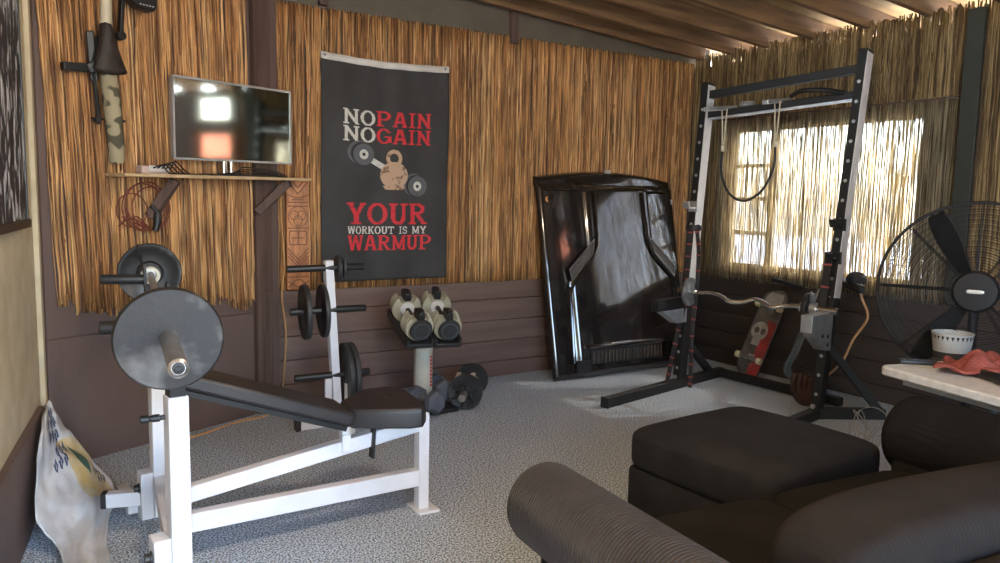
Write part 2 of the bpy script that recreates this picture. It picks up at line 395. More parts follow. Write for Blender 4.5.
# ------------------------------------------------------------------ reed screens
def reeds(name, p0, p1, out, zlo, zhi, sp, r, m, label, layers=2, K=14, jit=.006, thick=.012, zj=.02, cat='screen', gap=None, shear=0):
    p0, p1, out = V(p0), V(p1), V(out); d = (p1 - p0); Lh = d.length; d.normalize()
    vs, fs = [], []
    for ly in range(layers):
        n = int(Lh / sp)
        for i in range(n):
            if gap and random.random() < gap: continue
            s = (i + .5 + random.uniform(-.4, .4)) * sp
            za, zb = zlo(s / Lh) + random.uniform(-zj, zj), zhi(s / Lh) + random.uniform(-zj, zj)
            rr = r * random.uniform(.65, 1.3); o = random.uniform(0, thick) + .007
            lean = random.uniform(-jit, jit) * 1.5; k0 = len(vs); w = 0
            for k in range(K):
                t = k / (K - 1); w = w * .5 + random.uniform(-jit, jit)
                c = p0 + d * (s + w + lean * (t - .5) - shear * (t - .35)) + out * (o + random.uniform(-.002, .002)) + V((0, 0, za + (zb - za) * t))
                for q in ((1, 0), (0, 1), (-1, 0), (0, -.5)):
                    vs.append(c + d * (q[0] * rr) + out * (q[1] * rr))
                if k:
                    a = k0 + 4 * (k - 1)
                    for j in range(4): fs.append((a + j, a + (j + 1) % 4, a + 4 + (j + 1) % 4, a + 4 + j))
            fs.append((k0, k0 + 3, k0 + 2, k0 + 1)); a = k0 + 4 * (K - 1); fs.append((a, a + 1, a + 2, a + 3))
    org = p0 + V((0, 0, zlo(0)))
    me = bpy.data.meshes.new(name); me.from_pydata([v - org for v in vs], [], fs); me.materials.append(m)
    me.polygons.foreach_set('use_smooth', [True] * len(me.polygons)); me.update()
    o = bpy.data.objects.new(name, me); COL.objects.link(o); o.location = org
    return tag(o, label, cat)
nz = lambda u, f, a: a * noise.noise(V((u * f, 3.1, 0)))
reeds('reed_screen', W(.05, .0, 0), W(1.25, .0, 0), OUT, lambda u: .80 + nz(u, 6, .06) + .05 * (u < .06) - .07 * u , lambda u: 2.85, .0082, .0043, REED_B,
      'reed screen behind the television and shelf, with a ragged bottom edge', jit=.007, zj=.035, shear=.06)
reeds('reed_screen', (1.345, YB - .001, 0), (5.17, YB - .001, 0), (0, -1, 0), lambda u: .762, lambda u: 2.63 + .02 * u, .0082, .0043, REED_B,
      'long reed screen on the back wall, behind the black flag', jit=.007, zj=.012)
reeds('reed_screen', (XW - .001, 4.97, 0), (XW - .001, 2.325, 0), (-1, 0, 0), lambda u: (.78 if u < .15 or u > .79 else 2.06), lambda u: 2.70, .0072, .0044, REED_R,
      'reed screen on the right wall around the window, backlit dimness painted in', jit=.006, zj=.03)
bl = thing('reed_blind', (XW - .03, 3.6, 2.14), 'backlit fine reed blind hanging over the bright window', 'blind')
bo = reeds('reeds', (XW - .026, 4.66, 0), (XW - .026, 2.64, 0), (-1, 0, 0), lambda u: .765, lambda u: 2.13, .0062, .0036, REED_W, '', layers=1, jit=.0050, thick=.006, zj=.012, K=12)
del bo['label']; del bo['category']; bo.parent = bl; bo.location -= bl.location
b = B()
for i in range(9): z = .85 + i * .15; b.tube([(XW - .036, 4.66 - j * .112, z + random.uniform(-.003, .003)) for j in range(19)], .0012, 4)
mk('binding_string', b, M['winframe'], bl)
mk('head_rail', B().box((XW - .035, 3.65, 2.125), (.016, 2.02, .012)), M['post'], bl)
struct('trim_46', B().box((5.165, 2.57, 1.72), (.03, .11, 1.9)), mat('dark_green_board', (.035, .038, .030), .6), bev=.004)

# ------------------------------------------------------------------ flag
FX0, FX1, FZ0, FZ1 = 1.708, 2.662, .815, 2.352
def flagp(u, v, off=0):
    x = FX0 + (FX1 - FX0) * u + .006 * math.sin(v * 5) * (1 - v); z = FZ1 - (FZ1 - FZ0) * v - .035 * math.sin(pi * u) * (1 - v) * .6
    y = 4.945 + .017 * math.sin(u * 17 + v * 2.0) * (.35 + .65 * v) * .6 + .006 * math.sin(u * 7 - v * 9) + .010 * math.sin(u * 29 + 4 * v) * max(0, .35 - v) * 2
    return V((x, y - off, z))
fl = thing('flag', (2.185, 4.96, .815), 'black workout flag with red and white lettering hung on the reed wall', 'flag')
mk('cloth', B().grid(lambda u, v: flagp(u, .022 + v * .978), 60, 70), M['flag'], fl, solid=.002)
mk('header_strip', B().grid(lambda u, v: flagp(u, v * .03, .002), 60, 2), M['flagwhite'], fl, solid=.003, label='white webbing strip')
for u in (.03, .97):
    p = flagp(u, .013, .004)
    mk('grommet', B().lathe([(.005, 0), (.005, .003), (.011, .003), (.011, 0)], p, (0, -1, 0), 16, close=True), M['steel'], fl)
    mk('screw', B().lathe([(0, .004), (.005, .003), (.005, 0)], p, (0, -1, 0), 10), M['black'], fl)
# slab letters as unions of strokes in a unit box
def rc(x0, y0, x1, y1): return lambda x, y: x0 <= x <= x1 and y0 <= y <= y1
def ln(x0, y0, x1, y1, w):
    def f(x, y):
        if not min(y0, y1) <= y <= max(y0, y1): return False
        t = (y - y0) / (y1 - y0); return abs(x - (x0 + (x1 - x0) * t)) <= w / 2
    return f
def el(cx, cy, rx, ry, tx, ty, cond=None): return lambda x, y: ((x - cx) / rx) ** 2 + ((y - cy) / ry) ** 2 <= 1 and ((x - cx) / (rx - tx)) ** 2 + ((y - cy) / (ry - ty)) ** 2 >= 1 and (cond is None or cond(x, y))
S = .16; sb = lambda x0, x1: rc(x0, 0, x1, .11); st = lambda x0, x1: rc(x0, .89, x1, 1)
GL = {
 'N': [rc(.08, 0, .26, 1), rc(.74, 0, .92, 1), ln(.88, 0, .14, 1, .24), sb(0, .36), st(.64, 1), st(0, .25)],
 'O': [el(.5, .5, .5, .52, .22, .13)],
 'P': [rc(.1, 0, .33, 1), sb(0, .48), st(0, .5), el(.5, .70, .46, .30, .22, .11, lambda x, y: x > .45), rc(.3, .40, .52, .51), rc(.3, .89, .52, 1)],
 'A': [ln(.14, 0, .44, 1, .19), ln(.86, 0, .56, 1, .24), rc(.28, .28, .72, .40), sb(0, .34), sb(.62, 1)],
 'I': [rc(.33, 0, .67, 1), sb(.08, .92), st(.08, .92)],
 'G': [el(.5, .5, .5, .52, .22, .13, lambda x, y: not (x > .5 and .5 < y < .74)), rc(.55, .40, 1, .52), rc(.76, .08, .98, .5)],
 'Y': [rc(.38, 0, .62, .48), ln(.5, .40, .14, 1, .24), ln(.5, .40, .86, 1, .22), sb(.24, .76), st(0, .36), st(.66, 1)],
 'U': [rc(.1, .34, .34, 1), rc(.68, .34, .88, 1), el(.49, .36, .39, .38, .23, .14, lambda x, y: y < .36), st(0, .44), st(.58, 1)],
 'R': [rc(.08, 0, .31, 1), sb(0, .42), st(0, .5), el(.46, .73, .42, .27, .21, .11, lambda x, y: x > .42), rc(.3, .46, .5, .57), rc(.3, .89, .48, 1), ln(.84, 0, .44, .52, .24), sb(.7, 1)],
 'W': [ln(.28, 0, .10, 1, .17), ln(.28, 0, .5, 1, .14), ln(.72, 0, .5, 1, .17), ln(.72, 0, .90, 1, .14), st(0, .26), st(.74, 1)],
 'K': [rc(.08, 0, .31, 1), sb(0, .42), st(0, .42), ln(.30, .42, .82, 1, .2), ln(.84, 0, .46, .62, .24), sb(.68, 1), st(.66, 1)],
 'T': [rc(.38, 0, .62, 1), rc(0, .87, 1, 1), rc(0, .68, .1, 1), rc(.9, .68, 1, 1), sb(.24, .76)],
 'S': [el(.5, .73, .42, .28, .2, .12, lambda x, y: x < .5 or y > .78), el(.5, .28, .44, .29, .2, .12, lambda x, y: x > .5 or y < .23), rc(.8, .68, .9, .92), rc(.08, .1, .18, .34)],
 'M': [rc(.08, 0, .22, 1), rc(.76, 0, .94, 1), ln(.5, .1, .16, 1, .18), ln(.5, .1, .84, 1, .18), sb(0, .32), sb(.66, 1), st(0, .2), st(.8, 1)],
}
WID = {'I': .55, 'W': 1.3, 'M': 1.2}
def text(s, x0, z1, x1, z0, m, name, par, cells=22):
    tot = sum(.45 if c == ' ' else WID.get(c, 1.0) + .08 for c in s) - .08; k = (x1 - x0) / tot; x = x0
    b = B()
    for c in s:
        if c == ' ': x += .45 * k; continue
        w = WID.get(c, 1.0) * k; fs = GL[c]
        u0, u1 = (x - FX0) / (FX1 - FX0), (x + w - FX0) / (FX1 - FX0); v0, v1 = (FZ1 - z1) / (FZ1 - FZ0), (FZ1 - z0) / (FZ1 - FZ0)
        b.grid(lambda a, q: flagp(u0 + (u1 - u0) * a, v0 + (v1 - v0) * q, .0035), int(cells * WID.get(c, 1.0)), cells, mask=lambda a, q: any(f(a, 1 - q) for f in fs))
        x += w + .08 * k
    return mk(name, b, m, par, nofix=True)
text('NO', 1.855, 2.003, 2.092, 1.90, M['inkwhite'], 'lettering', fl)
text('PAIN', 2.102, 2.010, 2.520, 1.905, M['inkred'], 'lettering', fl)
text('NO', 1.855, 1.888, 2.092, 1.785, M['inkwhite'], 'lettering', fl)
text('GAIN', 2.102, 1.890, 2.520, 1.785, M['inkred'], 'lettering', fl)
text('YOUR', 1.884, 1.365, 2.497, 1.215, M['inkred'], 'lettering', fl)
text('WORKOUT', 1.890, 1.200, 2.235, 1.147, M['inkwhite'], 'lettering', fl, 12)
text('IS', 2.272, 1.200, 2.342, 1.147, M['inkwhite'], 'lettering', fl, 12)
text('MY', 2.38, 1.200, 2.492, 1.147, M['inkwhite'], 'lettering', fl, 12)
text('WARMUP', 1.890, 1.137, 2.530, 1.03, M['inkred'], 'lettering', fl)
def disc(cx, cz, rx, rz_, m, name, off=.004, rot=0, inner=0):
    b = B(); b.grid(lambda a, q: flagp((cx + rx * (inner + (1 - inner) * q) * math.cos(2 * pi * a) - FX0) / (FX1 - FX0), (FZ1 - (cz + rz_ * (inner + (1 - inner) * q) * math.sin(2 * pi * a))) / (FZ1 - FZ0), off), 28, 5)
    return mk(name, b, m, fl, nofix=True)
fl.location.x -= .018
# printed dumbbells (plain stand-in for the drawn figure)
def dumb(cx, cz, k):
    disc(cx - .03 * k, cz + .012 * k, .088 * k, .080 * k, M['inkgrey'], 'printed_plate', .0040)
    disc(cx - .012 * k, cz + .004 * k, .084 * k, .078 * k, M['inkdark'], 'printed_plate', .0046)
    disc(cx, cz, .078 * k, .074 * k, M['inkgrey'], 'printed_plate', .0052)
    disc(cx, cz, .034 * k, .034 * k, M['inkwhite'], 'printed_hub', .0058)
    disc(cx, cz, .012 * k, .012 * k, M['inkdark'], 'printed_hub', .0064)
def quad(pts, m, name, off=.0038):
    b = B(); p = [V((x, z, 0)) for x, z in pts]
    b.grid(lambda a, q: (lambda w: flagp((w.x - FX0) / (FX1 - FX0), (FZ1 - w.y) / (FZ1 - FZ0), off))((p[0] * (1 - a) + p[1] * a) * (1 - q) + (p[3] * (1 - a) + p[2] * a) * q), 10, 10)
    return mk(name, b, m, fl, nofix=True)
quad([(2.02, 1.70), (2.42, 1.50), (2.42, 1.455), (2.02, 1.655)], M['inkwhite'], 'printed_bar', .0034)
dumb(1.985, 1.70, 1.0)
dumb(2.40, 1.49, 1.0)
b = B()   # flexed arm emblem made plain: kettlebell
disc(2.215, 1.565, .105, .095, M['inktan'], 'printed_kettlebell', .0044)
disc(2.215, 1.685, .060, .062, M['inktan'], 'printed_kettlebell', .0042, inner=.55)
quad([(2.13, 1.49), (2.30, 1.49), (2.28, 1.462), (2.15, 1.462)], M['inktan'], 'printed_kettlebell', .0046)

# ------------------------------------------------------------------ shelf, television and what lies there
sh = thing('wall_shelf', W(.9, 0, 1.48), 'long thin pine wall shelf on brown wood brackets under the television', 'shelf')
mk('board', B().bar(W(.325, .11, 1.487), W(1.56, .11, 1.503), .19, .017), M['shelfw'], sh, bev=.002)
for s0, s1, z0, z1 in ((.64, .545, 1.47, 1.27), (1.42, 1.25, 1.485, 1.29)):
    b = B(); b.bar(W(s0, .15, z0), W(s1 + .03, .025, z1), .028, .062, up=DN)
    b.bar(W(s0, .15, z0), W(s1, .05, z1), .05, .05)
    mk('bracket', b, M['post'], sh, bev=.003)
tv = thing('television', W(.96, .1, 1.50), 'flat silver-framed television standing on the wall shelf', 'television')
def T(s, o, z): return W(s, o + .10, z)
b = B()
sl, sr, zl, zr = .668, 1.478, (1.590, 2.034), (1.602, 2.046)
b.hull8([T(sl, -.035, zl[0]), T(sr, -.035, zr[0]), T(sr, .0, zr[0]), T(sl, .0, zl[0]), T(sl, -.035, zl[1]), T(sr, -.035, zr[1]), T(sr, 0, zr[1]), T(sl, 0, zl[1])])
mk('casing', b, M['silver'], tv, bev=.004)
def fr(sl, sr, zl, zr, w, o0, o1):
    b = B()
    for (p, q) in (((sl, zl[0]), (sr, zr[0])), ((sr, zr[0]), (sr, zr[1])), ((sr, zr[1]), (sl, zl[1])), ((sl, zl[1]), (sl, zl[0]))):
        b.bar(T(p[0], (o0 + o1) / 2, p[1]), T(q[0], (o0 + o1) / 2, q[1]), abs(o1 - o0), w, up=OUT) if False else b.bar(T(p[0], (o0 + o1) / 2, p[1]), T(q[0], (o0 + o1) / 2, q[1]), w, o1 - o0, up=OUT)
    return b
mk('bezel', fr(sl, sr, zl, zr, .012, .0, .008), M['silver'], tv)
b = B(); b.hull8([T(sl + .006, .001, zl[0] + .006), T(sr - .006, .001, zr[0] + .006), T(sr - .006, .004, zr[0] + .006), T(sl + .006, .004, zl[0] + .006), T(sl + .006, .001, zl[1] - .006), T(sr - .006, .001, zr[1] - .006), T(sr - .006, .004, zr[1] - .006), T(sl + .006, .004, zl[1] - .006)])
mk('screen', b, M['screen'], tv)
b = B(); b.cyl(T(1.00, -.02, 1.505), T(1.00, -.02, 1.62), .016); b.cyl(T(1.05, -.02, 1.505), T(1.05, -.02, 1.62), .012)
mk('stand_neck', b, M['chrome'], tv)
mk('stand_base', B().bar(T(.86, -.0, 1.508), T(1.2, -.0, 1.511), .14, .012), M['black'], tv, bev=.003)
b = B(); b.bar(W(.46, .1, 1.52), W(.62, .1, 1.52), .06, .042); 
ps = thing('power_strip', W(.45, .1, 1.5), 'pale pink and white power strip with cables on the left end of the shelf', 'power strip')
mk('body', b, M['pink'], ps, bev=.006)
b = B(); b.bar(W(.50, .132, 1.528), W(.615, .132, 1.528), .012, .03); mk('socket_face', b, M['flagwhite'], ps, bev=.002)
b = B()
for k in range(5): b.tube(spline([W(.52 + .025 * k, .14, 1.53), W(.55 + .02 * k, .17, 1.545 + .006 * k), W(.60 + .03 * k, .15, 1.51), W(.68 + .03 * k, .12 + .01 * k, 1.503), W(.84 + .05 * k, .1, 1.502 + .01 * (k % 2))], 6), .004, 6)
mk('cable', b, M['cable'], ps)
b = B()
for k in range(4): b.tube(spline([W(.9 + .05 * k, .16, 1.515), W(1.06, .17, 1.52 + .012 * k), W(1.2 + .03 * k, .15, 1.525 + .008 * k), W(1.33 + .02 * k, .17, 1.512), W(1.40, .2, 1.488 - .012 * k)], 6), .004, 6)
one('cable_tangle', b, M['cable'], W(1.1, .14, 1.5), 'black cable tangle on the shelf right of the television stand', 'cable')
# red rope and tool hanging from the left bracket
b = B()
for k, (r_, dx, dz) in enumerate(((.125, .0, 0), (.11, .02, -.01), (.12, -.03, -.005), (.085, -.10, -.02))):
    b.tube([W(.53 + dx + r_ * math.cos(2 * pi * i / 28), .055 + .008 * k, 1.325 + dz + r_ * 1.05 * math.sin(2 * pi * i / 28)) for i in range(28)], .0032, 6, closed=True)
for k in range(3): b.tube(spline([W(.37 + .02 * k, .05, 1.22 + .05 * k), W(.42 + .01 * k, .06, 1.26), W(.47, .06, 1.23 + .02 * k), W(.53, .07, 1.21)], 6), .004, 6)
one('coiled_rope', b, M['red'], W(.53, .06, 1.2), 'thin dark red rope coiled in loops under the left shelf bracket', 'rope')
b = B(); b.tube(spline([W(.535, .09, 1.33), W(.56, .1, 1.29), W(.556, .1, 1.23), W(.545, .1, 1.195)], 5), [.012] * 5 + [.02] * 6 + [.018] * 5, 10)
one('tool_handle', b, M['black'], W(.55, .1, 1.2), 'black handle hanging inside the red rope coil', 'tool')

# ------------------------------------------------------------------ bicycle hung on the left
bk = thing('hanging_bicycle', W(.30, .02, 1.54), 'bicycle hung high on the reed wall left of the television, saddle and camouflage sleeve showing', 'bicycle')
b = B(); b.tube([W(.305, .10, 2.10), W(.305, .12, 2.30), W(.30, .13, 2.75)], [.026, .028, .030], 14); mk('frame_tube', b, M['ivory'], bk)
b = B(); b.tube([W(.345, .09, 2.10), W(.33, .10, 2.2), W(.32, .11, 2.3)], [.016, .016, .014], 10); mk('seat_stay', b, M['ivory'], bk)
def sad(u, v):
    w = .028 + .066 * (v ** 1.5); th = 2 * pi * u
    end = (1 - max(0, (v - .9) / .1) ** 2) ** .5 if v > .9 else (1 - ((.08 - v) / .08) ** 2) ** .5 if v < .08 else 1
    end = max(end, .02)
    return W(.288 + .014 * v + w * end * math.cos(th), .14 + .035 * end * math.sin(th) + .012 * v, 2.235 - .255 * v)
mk('saddle', B().grid(sad, 24, 24, wu=True), M['saddle'], bk)
b = B()
for dx in (-.055, .055): b.tube(spline([W(.305 + dx * .5, .08, 2.17), W(.31 + dx, .075, 2.02), W(.325 + dx * 1.0, .07, 1.85), W(.33 + dx * .9, .06, 1.74)], 6), .011, 8)
mk('saddle_rails', b, M['black'], bk)
b = B(); b.tube([W(.322, .09, 2.0), W(.332, .095, 1.85), W(.345, .095, 1.66), W(.352, .09, 1.56), W(.353, .09, 1.545)], [.040, .043, .041, .038, .028], 18); mk('frame_sleeve', b, M['camo'], bk, label='camouflage cloth sleeve')
b = B(); b.bar(W(.10, .08, 1.998), W(.23, .08, 2.008), .04, .042); b.bar(W(.22, .09, 2.0), W(.27, .11, 2.03), .03, .05); mk('handlebar_grip', b, M['black'], bk, bev=.006)
b = B(); b.bar(W(.25, .06, 2.19), W(.265, .06, 1.95), .035, .045); mk('rear_rack', b, M['black'], bk, bev=.005)
b = B(); b.bar(W(.405, .10, 2.45), W(.385, .10, 2.185), .02, .034, up=OUT); b.cyl(W(.387, .08, 2.19), W(.387, .12, 2.19), .022); mk('crank_arm', b, M['black'], bk, bev=.004)
pd = mk('pedal', B().prism([W(.435, .07, 2.42), W(.435, .07, 2.37), W(.47, .07, 2.345), W(.55, .07, 2.338), W(.57, .07, 2.36), W(.57, .07, 2.42)], OUT * .07), M['black'], bk, bev=.005)
b = B()
for i in range(5): b.bar(W(.47 + .017 * i, .143, 2.362), W(.48 + .017 * i, .143, 2.362), .004, .006)
mk('reflector', b, M['silver'], pd)
for x in (.265, .38):
    b = B(); b.cyl(W(x, .06, 1.76), W(x, .09, 1.76), .014); b.cyl(W(x - .03, .075, 1.765), W(x + .03, .075, 1.765), .006)
    mk('clamp', b, M['black'], bk)

# ------------------------------------------------------------------ carved plank
cp = thing('carved_plank', (1.535, 4.96, .77), 'tall orange-brown carved wooden plank beside the flag, under the shelf end', 'carving')
CX0, CX1, CZ0, CZ1 = 1.452, 1.605, .772, 1.50
mk('board', B().box(((CX0 + CX1) / 2, 4.955, (CZ0 + CZ1) / 2), (CX1 - CX0, .028, CZ1 - CZ0)), M['carve'], cp, bev=.005)
b = B(); yy = 4.941; cx = (CX0 + CX1) / 2
def gro(pts, w=.007):
    for p, q in zip(pts, pts[1:]): b.bar((cx + p[0], yy, p[1]), (cx + q[0], yy, q[1]), w, .005, up=(0, -1, 0))
hw = .068
gro([(-hw, 1.49), (0, 1.41), (hw, 1.49)]); gro([(-hw * .5, 1.49), (0, 1.45), (hw * .5, 1.49)]); gro([(-hw, 1.405), (-.02, 1.385), (.02, 1.385), (hw, 1.405)]); gro([(-hw, 1.355), (hw, 1.355)])
gro([(-.04, 1.372), (.04, 1.372)])
for cx_, cz_, rr in ((0, 1.26, .065), (-.025, 1.27, .028), (.025, 1.27, .028), (0, 1.235, .03)):
    pts = [(cx_ + rr * math.cos(2 * pi * i / 20), cz_ + rr * 1.05 * math.sin(2 * pi * i / 20)) for i in range(21)]; gro(pts, .005)
gro([(-hw, 1.33), (hw, 1.33)]); gro([(-hw, 1.185), (hw, 1.185)])
gro([(-.055, 1.165), (.055, 1.165), (.06, 1.12), (.055, 1.075), (-.055, 1.075), (-.06, 1.12), (-.055, 1.165)]); gro([(-.045, 1.12), (.045, 1.12)]); gro([(0, 1.165), (0, 1.075)])
for k in range(3): gro([(-hw, 1.05 - .025 * k), (0, .975 - .025 * k), (hw, 1.05 - .025 * k)], .006)
gro([(-hw, .93), (0, .90), (hw, .93)]); gro([(-hw, .86), (hw, .86)]); gro([(-hw, .79), (-.02, .84), (.02, .84), (hw, .79)]); gro([(-hw, .83), (0, .79), (hw, .83)])
mk('carved_grooves', b, M['carve2'], cp)
# orange extension cord
pts = [(1.40, 4.885, 1.46), (1.405, 4.885, 1.2), (1.42, 4.89, .95), (1.40, 4.885, .75), (1.425, 4.89, .5), (1.41, 4.885, .25), (1.37, 4.86, .03), (1.25, 4.72, .008), (1.05, 4.66, .008), (.8, 4.50, .008), (.62, 4.45, .008), (.52, 4.40, .008)]
one('extension_cord', B().tube(spline(pts, 6), .006, 6), M['orange'], (1.40, 4.88, 0), 'orange extension cord running down the wall corner and along the floor edge', 'cord')

# ------------------------------------------------------------------ left wall: picture, sack
pc = thing('framed_picture', L(.5, .02, 1.25), 'black and white feather print on the left wall', 'picture')
mk('canvas', B().bar(L(.57, .022, 1.80), L(1.6, .022, 1.80), .02, 1.06), M['feather'], pc)
b = B()
for z in (1.262, 2.34): b.bar(L(.54, .026, z), L(1.63, .026, z), .035, .035)
for s in (.55, 1.62): b.bar(L(s, .026, 1.262), L(s, .026, 2.34), .02, .035)
mk('frame', b, M['black'], pc, bev=.003)
# woven sack slumped at the wall
CT = [  # rows from the top, three points each (left, middle, right)
    [(.03, 3.90, .395), (.04, 3.95, .415), (.04, 4.00, .40)],
    [(.005, 3.66, .36), (.06, 3.80, .36), (.125, 3.92, .29)],
    [(-.015, 3.48, .25), (.09, 3.68, .25), (.21, 3.87, .16)],
    [(-.02, 3.30, .12), (.13, 3.56, .13), (.285, 3.80, .07)],
    [(.05, 3.22, .03), (.15, 3.42, .05), (.275, 3.62, .02)],
    [(.06, 2.95, .02), (.13, 3.14, .025), (.215, 3.30, .01)],
    [(.04, 2.70, .01), (.11, 2.85, .015), (.20, 2.95, .008)]]
def sackp(u, v, off=0):
    n = len(CT) - 1; i = min(int(v * n), n - 1); t = v * n - i
    def cr(k):
        P = [V(CT[max(0, min(n, i + q))][k]) for q in (-1, 0, 1, 2)]
        return .5 * (2 * P[1] + (P[2] - P[0]) * t + (2 * P[0] - 5 * P[1] + 4 * P[2] - P[3]) * t * t + (3 * P[1] - P[0] - 3 * P[2] + P[3]) * t ** 3)
    a, m_, c = cr(0), cr(1), cr(2)
    p = a * ((1 - u) * (1 - 2 * u)) + m_ * (4 * u * (1 - u)) + c * (u * (2 * u - 1))
    w = noise.noise(V((u * 4, v * 9, 2))) * .022 + noise.noise(V((u * 9, v * 16, 5))) * .010 + .012 * math.sin(u * 9 + v * 5)
    return p + V((.45, -.35, .8)).normalized() * (w + off + .015)
sk = thing('woven_sack', (.1, 3.5, 0), 'crumpled white woven feed sack with yellow panel leaning in the left corner', 'sack')
mk('sack_cloth', B().grid(lambda u, v: sackp(u, v), 40, 80), M['sack'], sk, solid=.004)
mk('printed_panel', B().grid(lambda u, v: sackp(.58 + .40 * u - .12 * (1 - v), .26 + .34 * v, .006), 14, 20), M['yellow'], sk, nofix=True)
mk('printed_leaf', B().grid(lambda u, v: sackp(.60 + .12 * v + .10 * (u - .5) * math.sin(pi * v), .30 + .17 * v, .010), 8, 16), M['green'], sk, nofix=True)
for k, (u0, v0, w, h) in enumerate(((.38, .07, .22, .045), (.36, .13, .24, .05), (.30, .21, .26, .045), (.42, .28, .16, .05), (.34, .345, .18, .04), (.80, .42, .12, .035), (.82, .47, .13, .03))):
    mk('printed_mark', B().grid(lambda u, v: sackp(u0 + w * u, v0 + h * v + .015 * math.sin(u * 20), .008), 12, 5, mask=lambda u, v: (int(u * 12) % 4 != 3) and not (.3 < v < .6 and int(u * 12) % 4 == 1)), M['blue'], sk, nofix=True)

# ------------------------------------------------------------------ weight plates
def plate_b(r, t, hub=.03, lip=True):
    h = t / 2
    if lip: return [(.026, -h), (.026, h), (hub + .02, h), (hub + .03, h * .45), (r - .03, h * .45), (r - .018, h), (r - .003, h), (r, h * .6), (r, -h * .6), (r - .003, -h), (r - .018, -h), (r - .03, -h * .45), (hub + .03, -h * .45), (hub + .02, -h)]
    return [(.026, -h), (.026, h), (r - .006, h), (r, h * .5), (r, -h * .5), (r - .006, -h)]
def plate(c, axis, r, t, label, m, group, hub=.03, lip=True, cat='weight plate'):
    return one('weight_plate', B().lathe(plate_b(r, t, hub, lip), c, axis, 48, close=True), m, tuple(c), label, cat, group)

# ------------------------------------------------------------------ bench press bench
UN, UF = V((.368, 2.43, 0)), V((.449, 3.46, 0)); UM = (UN + UF) / 2
be = thing('weight_bench', (.9, 2.95, 0), 'white steel weight bench with black padded seat and sloping backrest', 'bench')
for k, (U, zt) in enumerate(((UN, .785), (UF, .785))):
    up = mk('upright', B().bar(U + V((0, 0, .0)), U + V((0, 0, zt)), .066, .060, up=(1, .1, 0)), M['white'], be, bev=.004)
    mk('inner_post', B().bar(U + V((0, 0, zt - .03)), U + V((0, 0, .965 if k == 0 else .975)), .052, .05, up=(1, .1, 0)), M['blacksteel'], up, bev=.003)
    b = B(); b.bar(U + V((.03, 0, .94)), U + V((-.035, 0, .965)), .05, .012); b.bar(U + V((.04, 0, .94)), U + V((.055, 0, 1.02)), .05, .010, up=(1, 0, 0)); b.bar(U + V((-.03, 0, .95)), U + V((-.035, 0, 1.10 if k else 1.0)), .04, .010, up=(1, 0, 0))
    mk('bar_hook', b, M['blacksteel'], up)
    mk('weight_horn', B().lathe([(0, 0), (.021, 0), (.021, .165), (.018, .17), (0, .17)], U + V((-.03, .01, 1.0 if k == 0 else 1.035)), (-1, .03, .03), 16), M['black'], be)
    kb = B().lathe([(0, .07), (.013, .068), (.013, .045), (.009, .042), (.012, .03), (.012, .015), (.008, .012), (.008, 0), (0, 0)], U + V((-.033, 0, .70 if k else .72)), (-1, 0, 0), 12)
    mk('lock_pin', kb, M['black'], up)
    b = B(); b.bar(U + V((-.057, -.002, .0 if k else .08)), U + V((-.057, -.002, .205 if k else .345)), .075, .05, up=(1, .1, 0)); mk('foot_bracket', b, M['white'], be, bev=.004)
    mk('bolt', B().lathe([(0, .022), (.016, .02), (.016, .006), (.022, .004), (.022, 0), (0, 0)], U + V((-.083, -.02, .14 if k else .29)), (-1, 0, 0), 10), M['black'], be)
b = B(); b.bar(UF + V((-.06, 0, .09)), UF + V((-.205, .045, .09)), .05, .062); mk('rear_foot', b, M['white'], be, bev=.004)
b = B(); b.bar(UF + V((-.20, .043, .09)), UF + V((-.222, .05, .09)), .053, .066); mk('foot_cap', b, M['black'], be, bev=.004)
b = B(); b.bar(UF + V((-.10, .03, .03)), UF + V((-.12, .32, .03)), .05, .04); mk('floor_foot', b, M['white'], be, bev=.004)
mk('cross_bar', B().bar(UN + V((0, 0, .155)), UF + V((0, 0, .155)), .05, .06), M['white'], be, bev=.004)
mk('lower_rail', B().bar((.40, 2.95, .155), (1.45, 2.95, .155), .05, .075), M['white'], be, bev=.004)
mk('upper_rail', B().bar((.40, 2.95, .255), (1.44, 2.95, .400), .05, .062), M['white'], be, bev=.004)
b = B(); b.bar((1.10, 2.95, .352), (1.10, 2.95, .47), .04, .03, up=(1, 0, 0)); b.bar((1.08, 2.92, .372), (1.118, 2.92, .372), .012, .075); mk('hinge_bracket', b, M['white'], be, bev=.003)
fl_ = mk('front_leg', B().bar((1.465, 2.95, 0), (1.465, 2.95, .45), .056, .05, up=(1, 0, 0)), M['white'], be, bev=.004)
mk('foot_plate', B().box((1.475, 2.95, .006), (.10, .14, .012)), M['white'], fl_, bev=.003)
b = B(); b.bar((1.215, 2.925, .29), (1.225, 2.925, .45), .012, .04, up=(0, 1, 0)); ab = mk('adjustment_bar', b, M['black'], be, bev=.002)
b = B()
for k in range(4): b.cyl((1.216 + .002 * k, 2.917, .30 + .03 * k), (1.216 + .002 * k, 2.934, .30 + .03 * k), .006, 10)
mk('hole', b, M['silver'], ab)
def pad(b, top, th):
    top = [V(p) for p in top]; k = len(top); c = sum(top, V()) / k
    rings = [(1.0, -th), (1.0, -th * .25), (.985, -.006), (.95, 0)]
    vs = [[b.bm.verts.new(c + (p - c) * s_ + V((0, 0, dz))) for p in top] for s_, dz in rings]
    for i in range(3):
        for j in range(k): b.bm.faces.new((vs[i][j], vs[i][(j + 1) % k], vs[i + 1][(j + 1) % k], vs[i + 1][j]))
    b.bm.faces.new(vs[-1]); b.bm.faces.new(vs[0][::-1]); return b
